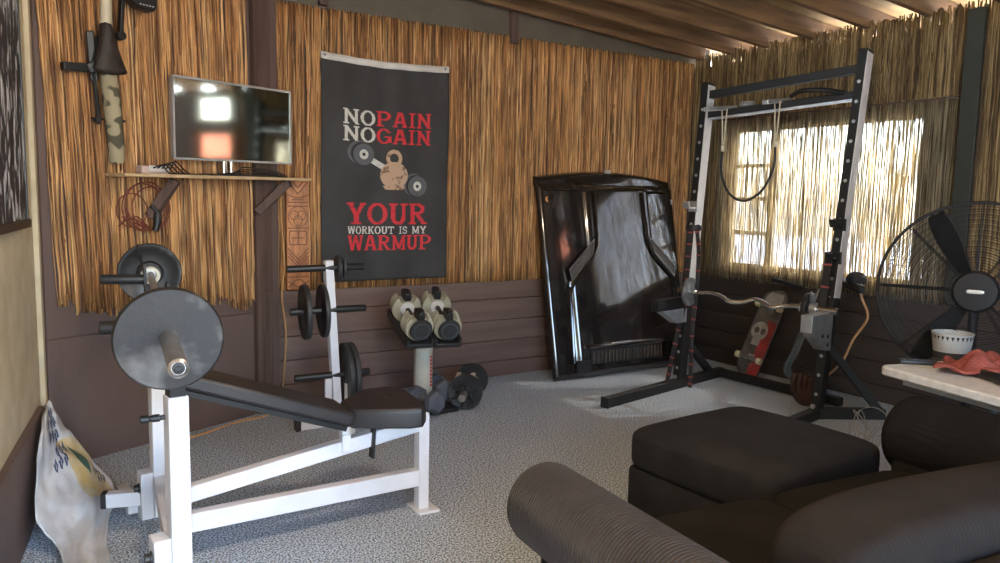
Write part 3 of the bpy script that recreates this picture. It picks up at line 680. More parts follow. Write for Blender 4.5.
b = B(); pad(b, [(1.115, 2.90, .522), (1.115, 3.04, .524), (1.27, 3.16, .532), (1.39, 3.15, .534), (1.435, 3.06, .534), (1.415, 2.81, .532), (1.375, 2.755, .530), (1.32, 2.765, .528)], .085)
mk('seat_pad', b, M['vinyl'], be, bev=.012)
def bp(u, v, w): # along backrest (0 hinge .. 1 top), across, up from base
    a = V((1.09, 2.95, .465)); e = V((.41, 2.95, .715)); d = (e - a); nn = V((d.z, 0, -d.x)).normalized()
    if nn.z < 0: nn = -nn
    return a + d * u + V((0, v, 0)) + nn * w
b = B(); b.hull8([bp(0, -.13, 0), bp(1, -.12, 0), bp(1, .12, 0), bp(0, .13, 0), bp(0, -.13, .06), bp(1, -.12, .06), bp(1, .12, .06), bp(0, .13, .06)])
mk('backrest_pad', b, M['vinyl'], be, bev=.014)
b = B(); b.bar(bp(.02, -.10, -.012), bp(.95, -.10, -.012), .02, .02); b.bar(bp(.02, .10, -.012), bp(.95, .10, -.012), .02, .02); mk('backrest_frame', b, M['blacksteel'], be)
mk('seat_bolt', B().lathe([(0, .01), (.008, .008), (.008, 0), (0, 0)], (1.30, 2.98, .530), (0, 0, 1), 10), M['blacksteel'], be)

N, F = V((.334, 2.294, .991)), V((.494, 3.921, 1.017)); bd = (F - N).normalized()
ba = thing('barbell', tuple(N), 'loaded steel barbell resting across the bench uprights', 'barbell')
mk('shaft', B().cyl(N + bd * .04, F - bd * .04, .0145, 16), M['steel'], ba)
for P_, s in ((N, -1), (F, 1)):
    d = bd * s
    prof = [(0, -.055), (.036, -.055), (.036, -.03), (.0245, -.028), (.0245, .40 if s < 0 else .30), (.0245, .405 if s < 0 else .305), (.018, .41 if s < 0 else .31), (.016, .402 if s < 0 else .302), (0, .402 if s < 0 else .302)]
    sl_ = mk('sleeve', B().lathe(prof, P_, d, 32), M['steel'], ba)
    q = P_ + d * (.404 if s < 0 else .304)
    mk('end_cap', B().lathe([(0, .004), (.006, .004), (.007, .001), (.015, 0), (0, -.004)], q, d, 20), M['oldiron'], sl_)
plate(N + bd * -.005 + V((0,0,-.004)), bd, .148, .030, 'large scratched weight plate on the near end of the barbell', M['oldiron'], None, lip=False)
plate(F + bd * .005, bd, .142, .034, 'dark weight plate on the far end of the barbell, against the reed wall', M['oldiron'], None, lip=True)
cl = thing('spring_collar', tuple(F - bd * .07), 'pale worn collar with lever on the barbell in front of the far plate', 'collar')
mk('ring', B().lathe([(.026, -.02), (.040, -.02), (.043, -.012), (.043, .012), (.040, .02), (.026, .02)], F - bd * .085, bd, 20, close=True), M['cream'], cl)
b = B(); b.cyl(F - bd * .09 + V((-.028, 0, .0)), F - bd * .09 + V((-.05, 0, .145)), .006, 8); b.cyl(F - bd * .09 + V((.01, 0, -.02)), F - bd * .09 + V((.018, -.02, -.10)), .010, 8); mk('lever', b, M['blacksteel'], cl)

# ------------------------------------------------------------------ plate tree
tr = thing('weight_tree', (1.55, 4.33, 0), 'white plate tree with black pegs standing beneath the flag', 'weight rack')
tt, tb = V((1.518, 4.33, 1.02)), V((1.575, 4.33, .03))
mk('post', B().bar(tb, tt, .05, .055, up=(0, 1, 0)), M['white'], tr, bev=.004)
b = B(); b.bar((1.34, 4.33, .035), (1.84, 4.33, .035), .05, .06); b.bar((1.575, 4.10, .035), (1.575, 4.52, .035), .05, .06); bs = mk('base', b, M['white'], tr, bev=.004)
for x in (1.325, 1.855): mk('foot_cap', B().box((x, 4.33, .036), (.03, .055, .066)), M['black'], bs, bev=.004)
pegz = (.976, .722, .322); pegx = []
for z in pegz:
    c = tb + (tt - tb) * ((z - .03) / .99); pegx.append(c.x)
    mk('peg', B().lathe([(0, -.245), (.019, -.245), (.021, -.24), (.021, .205), (.019, .21), (0, .21)], c + V((0, -.01, 0)), (1, -.12, .02), 14), M['black'], tr)
    mk('bolt', B().lathe([(0, .008), (.008, .006), (.008, 0), (0, 0)], c + V((0, -.0275, .0)), (0, -1, 0), 10), M['black'], tr)
b = B(); b.cyl((1.63, 4.28, .06), (1.63, 4.28, .27), .028); b.bar((1.59, 4.29, .09), (1.62, 4.28, .09), .03, .03); mk('bar_holder', b, M['white'], tr)
b = B(); b.bar((1.515, 4.33, .06), (1.515, 4.33, .30), .04, .02, up=(0, 1, 0)); mk('side_gusset', b, M['white'], tr, bev=.003)
def tp(k, x, r, t, label, m=None): return plate((pegx[k] + x, 4.32 - .12 * x, pegz[k] - .004 + .02 * x), (1, -.12, .02), r, t, label, m or M['iron'], None)
tp(0, .055, .078, .02, 'small black weight plate on the top peg of the white plate tree')
tp(0, .085, .060, .016, 'smallest black weight plate, outermost on the top peg of the white tree')
tp(1, -.155, .165, .03, 'black weight plate hanging leftmost on the middle peg of the white tree')
tp(1, -.05, .16, .026, 'black weight plate on the middle peg close to the white post')
tp(2, .065, .195, .03, 'large black weight plate on the lowest peg, nearest the white post')
tp(2, .10, .195, .03, 'large black weight plate on the lowest peg, outer one of the pair')

# ------------------------------------------------------------------ adjustable dumbbells on stand
sd = thing('dumbbell_stand', (2.2, 4.45, 0), 'cream column stand carrying two adjustable dumbbells against the plank wall', 'stand')
b = B(); b.lathe([(0, .03), (.062, .03), (.062, .455), (0, .455)], (2.2, 4.42, 0), (0, 0, 1), 28); colm = mk('column', b, M['cream'], sd)
b = B()
for k in range(9): 
    a = R(-62) ; c = V((2.2 + .0635 * math.cos(a), 4.42 + .0635 * math.sin(a), .36 - .024 * k)); t_ = V((-math.sin(a), math.cos(a), 0))
    b.bar(c - t_ * .009, c + t_ * (.010 if k % 3 else .005), .002, .014)
mk('red_lettering', b, M['inkred'], colm)
b = B(); b.box((2.22, 4.41, .016), (.32, .34, .032), bev=.01); mk('base_plate', b, M['black'], sd)
HL1, HL0, HR1, HR0 = V((2.035, 4.16, .612)), V((2.075, 4.44, .700)), V((2.225, 4.14, .604)), V((2.29, 4.43, .704))
for q0, q1 in ((HL1, HL0), (HR1, HR0)):
    d = (q1 - q0).normalized(); dn_ = V((0, 0, -1)) - d * V((0, 0, -1)).dot(d); dn_.normalize(); sdv = d.cross(dn_)
    b = B(); P0, P1 = q0 - d * .075 + dn_ * .105, q1 + d * .09 + dn_ * .105
    b.bar(P0, P1, .17, .03, up=dn_); b.bar(P0 + sdv * .08 - dn_ * .02, P1 + sdv * .08 - dn_ * .02, .02, .05, up=dn_); b.bar(P0 - sdv * .08 - dn_ * .02, P1 - sdv * .08 - dn_ * .02, .02, .05, up=dn_)
    b.bar(P0 + d * .25 + dn_ * .0, V((2.2, 4.42, .44)), .08, .05)
    mk('cradle_tray', b, M['black'], sd, bev=.005)
def adj(q0, q1, label):
    t = thing('adjustable_dumbbell', tuple((q0 + q1) / 2 - V((0, 0, .1))), label, 'dumbbell', 'adjustable dumbbells on the column stand')
    d = (q1 - q0).normalized(); up = V((0, 0, 1)) - d * d.z; up.normalize(); sv = d.cross(up)
    mk('handle', B().cyl(q0, q1, .017, 14), M['black'], t)
    for q, s in ((q0, -1), (q1, 1)):
        for k in range(4):
            c = q + d * (s * (-.048 + .027 * k)); r_ = .098 - .003 * k
            # plates with a flat notch on top
            pts = []
            for i in range(33):
                a = R(125) + (R(415) - R(125)) * i / 32; pts.append(c + sv * (r_ * math.cos(a)) + up * (r_ * math.sin(a)))
            pts += [c + sv * .045 + up * .045, c - sv * .045 + up * .045]
            b = B(); b.prism(pts, d * .021); mk('plate', b, M['beige'], t, bev=.003)
        e = q + d * (s * (.062 if s < 0 else .062))
        if s < 0:
            f = B().lathe([(0, .014), (.066, .012), (.072, 0), (0, 0)], e - d * .0, d * s, 28); mk('selector_face', f, M['rubber'], t)
            f = B(); f.tube([e + d * s * .014 + up * (.05 * math.sin(2 * pi * i / 24)) + sv * (.05 * math.cos(2 * pi * i / 24)) for i in range(24)], .002, 5, closed=True); mk('selector_ring', f, M['hexrub'], t)
        else:
            e = q - d * .052
            f = B().lathe([(0, .016), (.02, .016), (.022, .008), (.046, .006), (.048, 0), (0, 0)], e, -d, 24); mk('selector_face', f, M['flagwhite'], t, label='white inner dial')
        f = B(); f.bar(q + up * .078 - d * .05, q + up * .078 + d * .05, .042, .05, up=up); f.bar(q + up * .105 - d * .045, q + up * .105 + d * .03, .018, .016, up=up); mk('locking_block', f, M['black'], t, bev=.004)
        f = B(); f.bar(q + up * .104 - d * .02 + sv * .006, q + up * .104 + d * .025 + sv * .006, .03, .012, up=up); mk('release_tab', f, M['leather'], t, bev=.002)
    return t
adj(HL1, HL0, 'grey and beige adjustable dumbbell in the left cradle of the column stand')
adj(HR1, HR0, 'grey and beige adjustable dumbbell in the right cradle of the column stand')

# hex dumbbells
def hexd(loc, rz, label, tilt=0):
    t = thing('hex_dumbbell', loc, label, 'dumbbell', 'hex dumbbells under the column stand', rz)
    h = .072; t['_loc'] = 1
    for s in (-1, 1):
        mk('head', B().lathe([(0, .075), (.055, .075), (.076, .055), (.080, .01), (.066, 0), (0, 0)], (0, s * .058, h), (0, s, 0), 6, phase=pi / 6), M['hexrub'], t, bev=.006, smooth=25, org=(0, 0, 0))
    mk('handle', B().lathe([(.016, -.07), (.019, -.02), (.0195, 0), (.019, .02), (.016, .07)], (0, 0, h), (0, 1, 0), 14), M['steel'], t, org=(0, 0, 0))
    return t
hexd((2.145, 4.27, .033), R(14), 'grey hex dumbbell left of the cream column foot')
hexd((2.37, 4.50, .034), R(-8), 'grey hex dumbbell right of the cream column foot')

# loaded dumbbell with star collars
lf, lb = V((2.44, 4.27, .118)), V((2.66, 4.56, .118)); ld = (lb - lf).normalized()
t = thing('spinlock_dumbbell', tuple((lf + lb) / 2 - V((0, 0, .118))), 'short chrome bar with star collars holding black plates on the carpet', 'dumbbell')
mk('bar', B().tube([lf - ld * .17, lb + ld * .12], .0135, 16), M['steel'], t)
mk('sleeve_end', B().lathe([(.013, -.12), (.024, -.12), (.024, 0), (.013, 0)], lf - ld * .05, ld, 20, close=True), M['steel'], t)
sv = ld.cross(V((0, 0, 1))).normalized(); uz = sv.cross(ld)
for c, s in ((lf - ld * .05, -1), (lb + ld * .055, 1)):
    b = B(); b.lathe([(.014, -.012), (.034, -.012), (.034, .012), (.014, .012)], c, ld, 16, close=True)
    for k in range(6):
        a = 2 * pi * k / 6 + .4; e = sv * math.cos(a) + uz * math.sin(a); b.bar(c + e * .025 + ld * s * .0, c + e * .085 + ld * s * .035, .014, .012)
    mk('star_collar', b, M['black'], t)
b = B()
for k in (-1, 1): b.bar(lf + ld * .10 + uz * .045 + sv * .05 * k - sv * .03, lb - ld * .08 + uz * .06 + sv * .05 * k - sv * .03, .03, .016)
b.lathe([(0, 0), (.055, 0), (.06, .02), (.05, .045), (0, .05)], lb - ld * .07, -ld, 20)
mk('handle_guard', b, M['cream'], t, bev=.003)
plate(lf, ld, .116, .036, 'black plate on the near end of the short bar on the carpet', M['iron'], None)
plate(lf + ld * .045, ld, .112, .03, 'black plate second from the near end of the short bar on the carpet', M['iron'], None)
plate(lb, ld, .116, .036, 'black plate on the far end of the short bar, against the planks', M['iron'], None)

# ------------------------------------------------------------------ car hood leaning on the back wall
TD = V((0, .32, 1.55)).normalized(); HN = V((0, -TD.z, TD.y))
def Hd(s, t, o=0):
    u = (s - 4.16) / .74
    return V((s, 4.60, .002)) + TD * t + HN * (.035 * (1 - u * u) + o)
ho = thing('car_hood', (4.16, 4.60, 0), 'glossy black car hood with scoops leaning on the back wall', 'car hood')
def hw_(t): return .715 + .03 * math.sin(pi * min(1, max(0, t / 1.6)))
def hood_shape(u, v):
    t = v * 1.58; cx_ = 4.155 + .012 * v; s = cx_ + (u - .5) * 2 * (.72 + .015 * v)
    topb = .055 * (1 - ((u - .5) * 2) ** 2); botb = .02 * (1 - ((u - .5) * 2) ** 2)
    tt_ = botb + v * (1.625 + topb - botb)
    # raised centre panel and recessed side channels
    a = abs(s - 4.20); bound = .36 if tt_ > 1.0 else (.36 + (1.0 - tt_) / .22 * .20 if tt_ > .78 else .56)
    k = max(0, min(1, (bound - a) / .035)); k = k * k * (3 - 2 * k)
    if tt_ > 1.52: k *= max(0, 1 - (tt_ - 1.52) / .04)
    o = .030 * k
    ed = min(u, 1 - u, v * 1.1, (1 - v) * 1.1)
    if ed < .02: o -= .03 * (1 - ed / .02) ** 2
    if tt_ > 1.55: o -= .02
    return Hd(s, tt_, o)
mk('panel', B().grid(hood_shape, 90, 100), M['hood'], ho, solid=.012, smooth=60)
for sgn in (-1, 1):
    def X(a): return 4.20 + sgn * a
    b = B(); b.tube([Hd(X(.70 if sgn < 0 else .60), 1.512, .018), Hd(X(.29), 1.512, .036)], .007, 6)
    mk('crease_trim', b, M['hood'], ho)
    vent = [(X(.31), 1.10), (X(.335), .985), (X(.56), .775), (X(.575), .865)]
    b = B(); b.prism([Hd(s, t, .034) for s, t in vent], HN * .012); vo = mk('vent', b, M['hoodtrim'], ho, bev=.004)
    b = B(); b.tube([Hd(s, t, .05) for s, t in vent], .006, 8, closed=True); mk('vent_rim', b, M['steel'], vo)
    b = B(); b.tube([Hd(X(.265), 1.50, .045), Hd(X(.27), 1.14, .05), Hd(X(.285), 1.05, .05), Hd(X(.34), .95, .05), Hd(X(.55), .75, .05), Hd(X(.585), .68, .046), Hd(X(.60), .12, .03)], .013, 8); mk('scoop_edge', b, M['hood'], ho)
    w = B().lathe([(.006, .004), (.024, .004), (.026, 0), (.006, 0)], Hd(3.515 if sgn < 0 else 4.855, 1.435, .002), HN, 20, close=True); mk('washer', w, M['carve' if sgn < 0 else 'steel'], ho)
b = B(); b.hull8([Hd(3.735, .10, .03), Hd(4.50, .09, .03), Hd(4.50, .09, .055), Hd(3.735, .10, .055), Hd(3.735, .235, .03), Hd(4.51, .225, .03), Hd(4.51, .215, .055), Hd(3.735, .225, .055)])
gr = mk('grille_recess', b, M['black'], ho)
b = B()
for k in range(20):
    s = 3.76 + .0375 * k; b.bar(Hd(s, .11, .062), Hd(s + .012, .20, .062), .012, .018, up=HN)
mk('grille_slat', b, M['hoodtrim'], gr)
b = B(); b.tube([Hd(3.72, .24, .062), Hd(4.12, .25, .064), Hd(4.53, .232, .062)], .012, 8); mk('grille_lip', b, M['hood'], gr)
b = B(); b.bar(Hd(3.62, .09, .035), Hd(3.74, .09, .045), .02, .10, up=TD); mk('intake_opening', b, M['black'], ho)
b = B(); b.box(tuple(Hd(4.15, 1.68, -.02)), (.07, .02, .03), bev=.004); mk('latch', b, M['steel'], ho)

# ------------------------------------------------------------------ squat rack
LB_, LT_ = V((4.18, 4.03, 0)), V((4.335, 4.02, 2.28)); RB_, RT_ = V((4.39, 2.99, 0)), V((4.645, 2.98, 2.40))
ra = thing('squat_rack', (4.35, 3.5, 0), 'tall black and silver squat rack standing before the window', 'rack')
KD = (RB_ - LB_).normalized(); KF = V((-KD.y, KD.x, 0)); KF = -KF if KF.x > 0 else KF   # toward the room
for Bp, Tp, s in ((LB_, LT_, 1), (RB_, RT_, -1)):
    d = (Tp - Bp); up = mk('upright', B().bar(Bp, Tp, .058, .095, up=KF), M['blacksteel'], ra, bev=.003)
    b = B(); b.bar(Bp + d * .33 + KD * .030, Bp + d * .995 + KD * .030, .006, .093, up=KF); mk('lit_side_strip', b, M['litside'], up, label='pale strip painting the light on the side face')  # doorway light on the upright's side put in as a pale strip
    b = B(); b.bar(Bp + d * .285, Bp + d * .335, .070, .107, up=KF); mk('joint_sleeve', b, M['blacksteel'], up, bev=.003)
    for k in range(17):
        mk('hole_light', B().lathe([(0, .003), (.011, .003), (.012, 0), (0, 0)], Bp + d * (.07 + .053 * k) + KF * .0475, KF, 12), M['galv'], up)  # pale discs stand in for light seen through the holes
    mk('top_cap', B().bar(Tp - d * .002, Tp + d * .004, .066, .102, up=KF), M['black'], up, bev=.004)
    BD = -KF if s > 0 else V((.86, -.50, 0))
    f0, f1 = Bp + KF * (.88 if s > 0 else .62) + V((0, 0, .035)), Bp + BD * (.62 if s > 0 else .46) + V((0, 0, .035))
    ft = mk('foot', B().bar(f0, f1, .06, .07) if s > 0 else B().bar(f0, Bp + V((0, 0, .035)), .06, .07).bar(Bp + V((0, 0, .035)), f1, .06, .07), M['blacksteel'], ra, bev=.004)
    mk('foot_cap', B().bar(f0, f0 + KF * .025, .066, .076), M['black'], ft, bev=.004)
    mk('brace', B().bar(Bp + d * (.16 if s > 0 else .20) + BD * .02, Bp + BD * (.44 if s > 0 else .42) + V((0, 0, .06)), .05, .05), M['blacksteel'], ra, bev=.004)
    b = B(); b.lathe([(0, .02), (.016, .018), (.016, 0), (0, 0)], Bp + V((0, 0, .09)) + KF * .048, KF, 8); mk('base_bolt', b, M['galv'], up)
mk('rear_crossbar', B().bar(LB_ - KF * .57 + V((0, 0, .04)), RB_ - KF * .40 + V((0, 0, .04)), .06, .06), M['blacksteel'], ra, bev=.004)
l5 = lambda a, c, t: a + (c - a) * t
mk('top_crossbar', B().bar(l5(LB_, LT_, .965), l5(RB_, RT_, .955), .06, .055), M['blacksteel'], ra, bev=.003)
pb0, pb1 = l5(LB_, LT_, .90), l5(RB_, RT_, .885)
pu = mk('pull_up_bar', B().bar(pb0, pb1, .05, .05), M['blacksteel'], ra, bev=.003)
b = B(); b.bar(pb0 + V((0, 0, -.03)), pb1 + V((0, 0, -.03)), .052, .012); mk('edge_strip', b, M['galv'], pu)
for t_, ln_ in ((.15, .36), (.52, .30), (.30, .06)):
    c = l5(pb0, pb1, t_); b = B()
    if ln_ > .1: b.bar(c + KF * ln_ * .75 + V((0, 0, .0)), c - KF * .12 + V((0, 0, .05)), .045, .03); 
    else: b.lathe([(0, .03), (.05, .028), (.06, 0), (0, 0)], c + V((0, 0, .03)), (0, 0, 1), 16)
    mk('pull_up_grip', b, M['galv'], pu, bev=.004)
b = B(); b.tube(spline([l5(pb0, pb1, .62) + KF * .08 + V((0, 0, .04)), l5(pb0, pb1, .72) + KF * .16 + V((0, 0, .05)), l5(pb0, pb1, .84) + KF * .12 + V((0, 0, .04)), l5(pb0, pb1, .92) + V((0, 0, .02))], 6), .016, 10); mk('angled_grip', b, M['blacksteel'], pu)
# left safety arm and right bracket
c = l5(LB_, LT_, .29)
b = B(); b.bar(c + KF * .0, c + KF * .42, .06, .085); arm = mk('safety_arm', b, M['blacksteel'], ra, bev=.004)
b = B(); b.prism([c + KF * .36 + V((0, 0, -.045)) - KD * .04, c + KF * .04 + V((0, 0, -.045)) - KD * .04, c + KF * .04 + V((0, 0, -.15)) - KD * .04, c + KF * .16 + V((0, 0, -.15)) - KD * .04], KD * .07); mk('gusset', b, M['galv'], arm, bev=.002)
c = l5(RB_, RT_, .275)
b = B(); b.bar(c + KF * .03, c + KF * .34, .075, .11); arm = mk('safety_arm', b, M['galv'], ra, bev=.003, label='bright galvanised safety arm')
b = B(); q = c - KD * .04
b.prism([q + KF * .33 + V((0, 0, -.05)), q + KF * .03 + V((0, 0, -.05)), q + KF * .03 + V((0, 0, -.20)), q + KF * .12 + V((0, 0, -.19))], KD * .075); gs = mk('gusset', b, M['galv'], arm, bev=.003)
b = B()
for dx, dz in ((.17, -.09), (.09, -.10), (.09, -.155)): b.lathe([(0, .003), (.013, .003), (.013, 0), (0, 0)], q + KF * dx + V((0, 0, dz)), -KD, 12) ; b.lathe([(0, .003), (.013, .003), (.013, 0), (0, 0)], q + KD * .075 + KF * dx + V((0, 0, dz)), KD, 12)
mk('gusset_hole', b, M['black'], gs)
for c, s in ((l5(RB_, RT_, .53), 1), (l5(LB_, LT_, .60), 1), (l5(RB_, RT_, .44), 1)):
    b = B(); b.bar(c + KF * .02, c + KF * .13, .05, .012); b.bar(c + KF * .125 + V((0, 0, -.005)), c + KF * .145 + V((0, 0, .045)), .05, .012); b.bar(c + KF * .04 + V((0, 0, -.03)), c + KF * .04 + V((0, 0, .05)), .08, .02, up=KF)
    mk('bar_hook', b, M['blacksteel'] if c.y < 3.5 else M['galv'], ra, bev=.002)

# curl bar across the rack with two small plates
E0 = l5(LB_, LT_, .33) + KF * .12 + KD * .10; E1 = l5(RB_, RT_, .305) + KF * .10 - KD * .12
ez = thing('curl_bar', tuple(E0), 'chrome zigzag curl bar lying across the rack arms', 'barbell')
dz = lambda t, z, f=0: E0 + (E1 - E0) * t + V((0, 0, z)) + KF * f
pts = [dz(.0, 0), dz(.10, .003), dz(.20, .012), dz(.30, .0, .02), dz(.38, -.028, .03), dz(.48, -.022, .0), dz(.56, .006, -.02), dz(.64, .0, 0), dz(.74, -.026, .02), dz(.82, -.012), dz(.92, .0), dz(1.0, 0)]
mk('bent_shaft', B().tube(spline(pts, 6), .014, 12), M['chrome'], ez)
ed = (E1 - E0).normalized()
for p, s, ln_ in ((E0, -1, .10), (E1, 1, .20)): mk('sleeve', B().lathe([(0, -.04), (.032, -.04), (.032, -.02), (.0245, -.018), (.0245, ln_), (.016, ln_ + .004), (0, ln_ + .004)], p, ed * s, 20), M['chrome'], ez)
plate(E0 - ed * .01, ed, .105, .024, 'small grey plate on the left end of the zigzag curl bar', M['greyplate'], None)
plate(E1 + ed * .01, ed, .100, .024, 'small grey plate on the right end of the zigzag curl bar', M['oldiron'], None)
b = B(); c = E1 + ed * .05; b.lathe([(.025, -.02), (.04, -.02), (.04, .02), (.025, .02)], c, ed, 16, close=True)
b.cyl(c + V((0, 0, .03)), c + V((0, 0, .12)) + KF * -.06, .006, 8); b.cyl(c + V((0, 0, .03)), c + V((0, 0, .11)) + KF * .05, .008, 8); b.bar(c + V((0, 0, .04)) + KF * .02, c + V((0, 0, .10)) + KF * .03, .03, .02)
one('clamp_collar', b, M['galv'], tuple(c), 'metal clamp collar on the right end of the curl bar', 'collar')

# straps and rope
def strap(pts, w, label, bands, name='resistance_strap'):
    P = spline(pts, 8); t = thing(name, tuple(P[-1]), label, 'strap')
    b = B()
    for p, q in zip(P, P[1:]): b.bar(p, q, w, .006, up=KF)
    mk('webbing', b, M['strap'], t)
    b = B()
    for k in range(bands):
        i = int((k + .5) / bands * (len(P) - 1)); p = P[i]; q = P[min(i + 1, len(P) - 1)]; d = (q - p).normalized()
        b.bar(p, p + d * .012, w * 1.1, .010, up=KF)
    mk('red_stitching', b, M['strapred'], t); return t
c = l5(LB_, LT_, .535) + KF * .045; e = LB_ + KF * .05
strap([c, l5(LB_, LT_, .43) + KF * .06 + KD * .01, l5(LB_, LT_, .31) + KF * .07 + KD * .03, l5(LB_, LT_, .2) + KF * .08 - KD * .0, l5(LB_, LT_, .08) + KF * .09 - KD * .03, e + KF * .05 - KD * .04 + V((0, 0, .03))], .035, 'black strap with red stitching hanging on the left rack upright, nearer the hood', 14)
strap([c + KD * .05, l5(LB_, LT_, .45) + KD * .09 + KF * .05, l5(LB_, LT_, .31) + KD * .11 + KF * .06, l5(LB_, LT_, .2) + KD * .10 + KF * .05, l5(LB_, LT_, .08) + KD * .12 + KF * .05, e + KD * .13 + V((0, 0, .03))], .03, 'black strap with red stitching hanging right of the left rack upright', 12)
b = B(); b.lathe([(.045, -.018), (.058, -.018), (.058, .018), (.045, .018)], c - KF * .045, (LT_ - LB_), 16, close=True)
for k in range(3): b.tube(arc(c + KD * (-.02 + .04 * k) + V((0, 0, .0)), .022, 0, 2 * pi, 14, KD, V((0, 0, 1))), .005, 6)
one('strap_clip', b, M['black'], tuple(c), 'black strap ring clipped around the left rack upright', 'clip')
c = l5(RB_, RT_, .46) + KF * .10 + KD * -.02
strap([c, c + V((-.01, 0, -.15)), c + V((-.02, .005, -.30)), c + V((-.035, .01, -.52))], .05, 'black strap hanging from the right rack upright above the silver arm', 3)
tl0, tl1 = l5(pb0, pb1, .17) + KF * .06, l5(pb0, pb1, .54) + KF * .09
rp = thing('hanging_tube', tuple(tl0), 'black exercise tube hanging in a U from the pull-up bar', 'exercise tube')
q0, q1 = tl0 + V((0, 0, -.26)), tl1 + V((0, 0, -.27)); mid = (q0 + q1) / 2
b = B(); b.tube(spline([q0, q0 + V((0, 0, -.18)), q0 * .82 + q1 * .18 + V((0, 0, -.33)), mid + V((0, 0, -.385)), q0 * .18 + q1 * .82 + V((0, 0, -.31)), q1 + V((0, 0, -.15)), q1], 8), .009, 10); mk('tube', b, M['rubber'], rp)
for p, q in ((tl0, q0), (tl1, q1)):
    b = B(); b.tube([p + KD * .02 + V((0, 0, .02)), q + KD * .004], .005, 6); b.tube([p - KD * .02 + V((0, 0, .02)), q - KD * .004], .005, 6); b.lathe([(0, -.03), (.016, -.02), (.016, .02), (0, .03)], q, (0, 0, 1), 12); mk('hanging_cord', b, M['ivory'], rp)

# skateboard
sb0, sb1 = V((4.80, 3.93, .03)), V((5.08, 3.86, .73)); sd_ = (sb1 - sb0); sl_ = sd_.length; sd_.normalize()
sn = V((-1, -.12, 0)); sn = (sn - sd_ * sn.dot(sd_)).normalized(); sx = sd_.cross(sn).normalized()
if sx.y > 0: sx = -sx
def skp(u, v, o=0):
    x = (u - .5) * 2; t = v * sl_; w = .105
    e = min(v, 1 - v) / .14
    if e < 1: w *= max(.03, 1 - (1 - e) ** 2) ** .5
    kick = .045 * max(0, 1 - min(v, 1 - v) / .17) ** 1.5
    return sb0 + sd_ * t + sx * (x * w) + sn * (-kick + .008 * x * x + o)
ks = thing('skateboard', tuple(sb0), 'worn skateboard with red edge standing on its tail against the right wall', 'skateboard')
mk('deck', B().grid(lambda u, v: skp(u, v), 12, 40), [M['skatedark']], ks, solid=.012)
mk('red_graphic', B().grid(lambda u, v: skp(.55 + .43 * u + .12 * (1 - u) * (v - .5), .03 + .62 * v, .008), 8, 24), M['skatered'], ks, nofix=True)
def blob(cu, cv, ru, rv, o): return B().grid(lambda u, v: skp(cu + ru * v * math.cos(2 * pi * u), cv + rv * v * math.sin(2 * pi * u), o), 24, 4)
b = blob(.42, .52, .33, .10, .0095); b.grid(lambda u, v: skp(.26 + .32 * u, .36 + .12 * v, .0095), 6, 4); mk('pale_graphic', b, M['skatewhite'], ks, nofix=True)
b = blob(.30, .52, .10, .035, .0105); b.bm.verts.ensure_lookup_table()
b.grid(lambda u, v: skp(.56 + .10 * v * math.cos(2 * pi * u), .52 + .035 * v * math.sin(2 * pi * u), .0105), 24, 4); mk('dark_graphic', b, M['skatedark'], ks, nofix=True)
mk('worn_nose', B().grid(lambda u, v: skp(.15 + .7 * u, .80 + .16 * v, .009), 10, 6), M['skatewhite'], ks, nofix=True)
for v in (.21, .79):
    c = skp(.5, v, .05); b = B(); b.cyl(c - sx * .085, c + sx * .085, .008, 10); b.bar(c - sx * .06, c + sx * .06, .022, .022); b.bar(skp(.5, v - .03, .008), c, .05, .03); b.bar(skp(.5, v - .05, .01), skp(.5, v + .05, .01), .055, .008, up=sn)
    tk = mk('truck', b, M['steel'], ks)
    for s in (-1, 1): mk('wheel', B().lathe([(0, -.018), (.024, -.018), (.027, -.012), (.027, .012), (.024, .018), (0, .018)], c + sx * s * .095, sx, 20), M['wheel'], tk)

# ball and tubes on the floor behind the rack
b = B(); b.sup((4.60, 3.22, .09), (.17, .17, .18), 1, 1, 28, 16); t = thing('leather_glove', (4.60, 3.22, 0), 'reddish brown leather mitt on the floor behind the right rack upright', 'glove')
mk('palm', B().sup((4.60, 3.22, .10), (.12, .17, .20), .8, .8, 28, 16), M['leather'], t)
for k in range(4): mk('finger', B().tube(spline([(4.575 - .01 * k, 3.16 + .04 * k, .10), (4.555 - .006 * k, 3.155 + .043 * k, .18), (4.56, 3.16 + .042 * k, .235 - .01 * abs(k - 1.5))], 4), [.020] * 8 + [.014], 10), M['leather'], t)
b.bm.free()
b = B()
for k in range(3): b.tube(spline([(4.72 + .03 * k, 3.38, .50), (4.66, 3.40 - .02 * k, .34), (4.62 + .03 * k, 3.42, .2), (4.70, 3.32 - .04 * k, .1), (4.74 + .02 * k, 3.24, .02)], 6), .010, 8)
one('coiled_tubes', b, M['greytube'], (4.7, 3.35, 0), 'blue-grey rubber tubes hanging behind the silver rack arm', 'exercise tube')

# things along the right wall
t = thing('wall_hook', (5.16, 3.17, .78), 'black wall hook with a round cap above the tan cord', 'hook')
mk('arm', B().bar((5.16, 3.40, .845), (4.90, 3.05, .83), .05, .06), M['black'], t, bev=.015)
mk('round_cap', B().sup((5.02, 3.17, .885), (.14, .14, .11), 1, 1, 24, 12), M['cap'], t)
one('wall_stick', B().bar((5.12, 3.96, .80), (5.10, 3.66, .765), .02, .03), M['black'], (5.12, 3.8, .78), 'short dark stick lying under the bright window blind', 'stick')
pts = [(5.0, 3.12, .86), (4.99, 3.10, .76), (5.03, 3.07, .62), (5.02, 3.16, .45), (5.0, 3.22, .28), (5.0, 3.32, .16), (4.92, 3.36, .06), (4.75, 3.30, .02)]
one('tan_cord', B().tube(spline(pts, 8), .009, 8), M['cordtan'], (5.0, 3.1, 0), 'tan cord hanging down the right wall between rack and fan', 'cord')

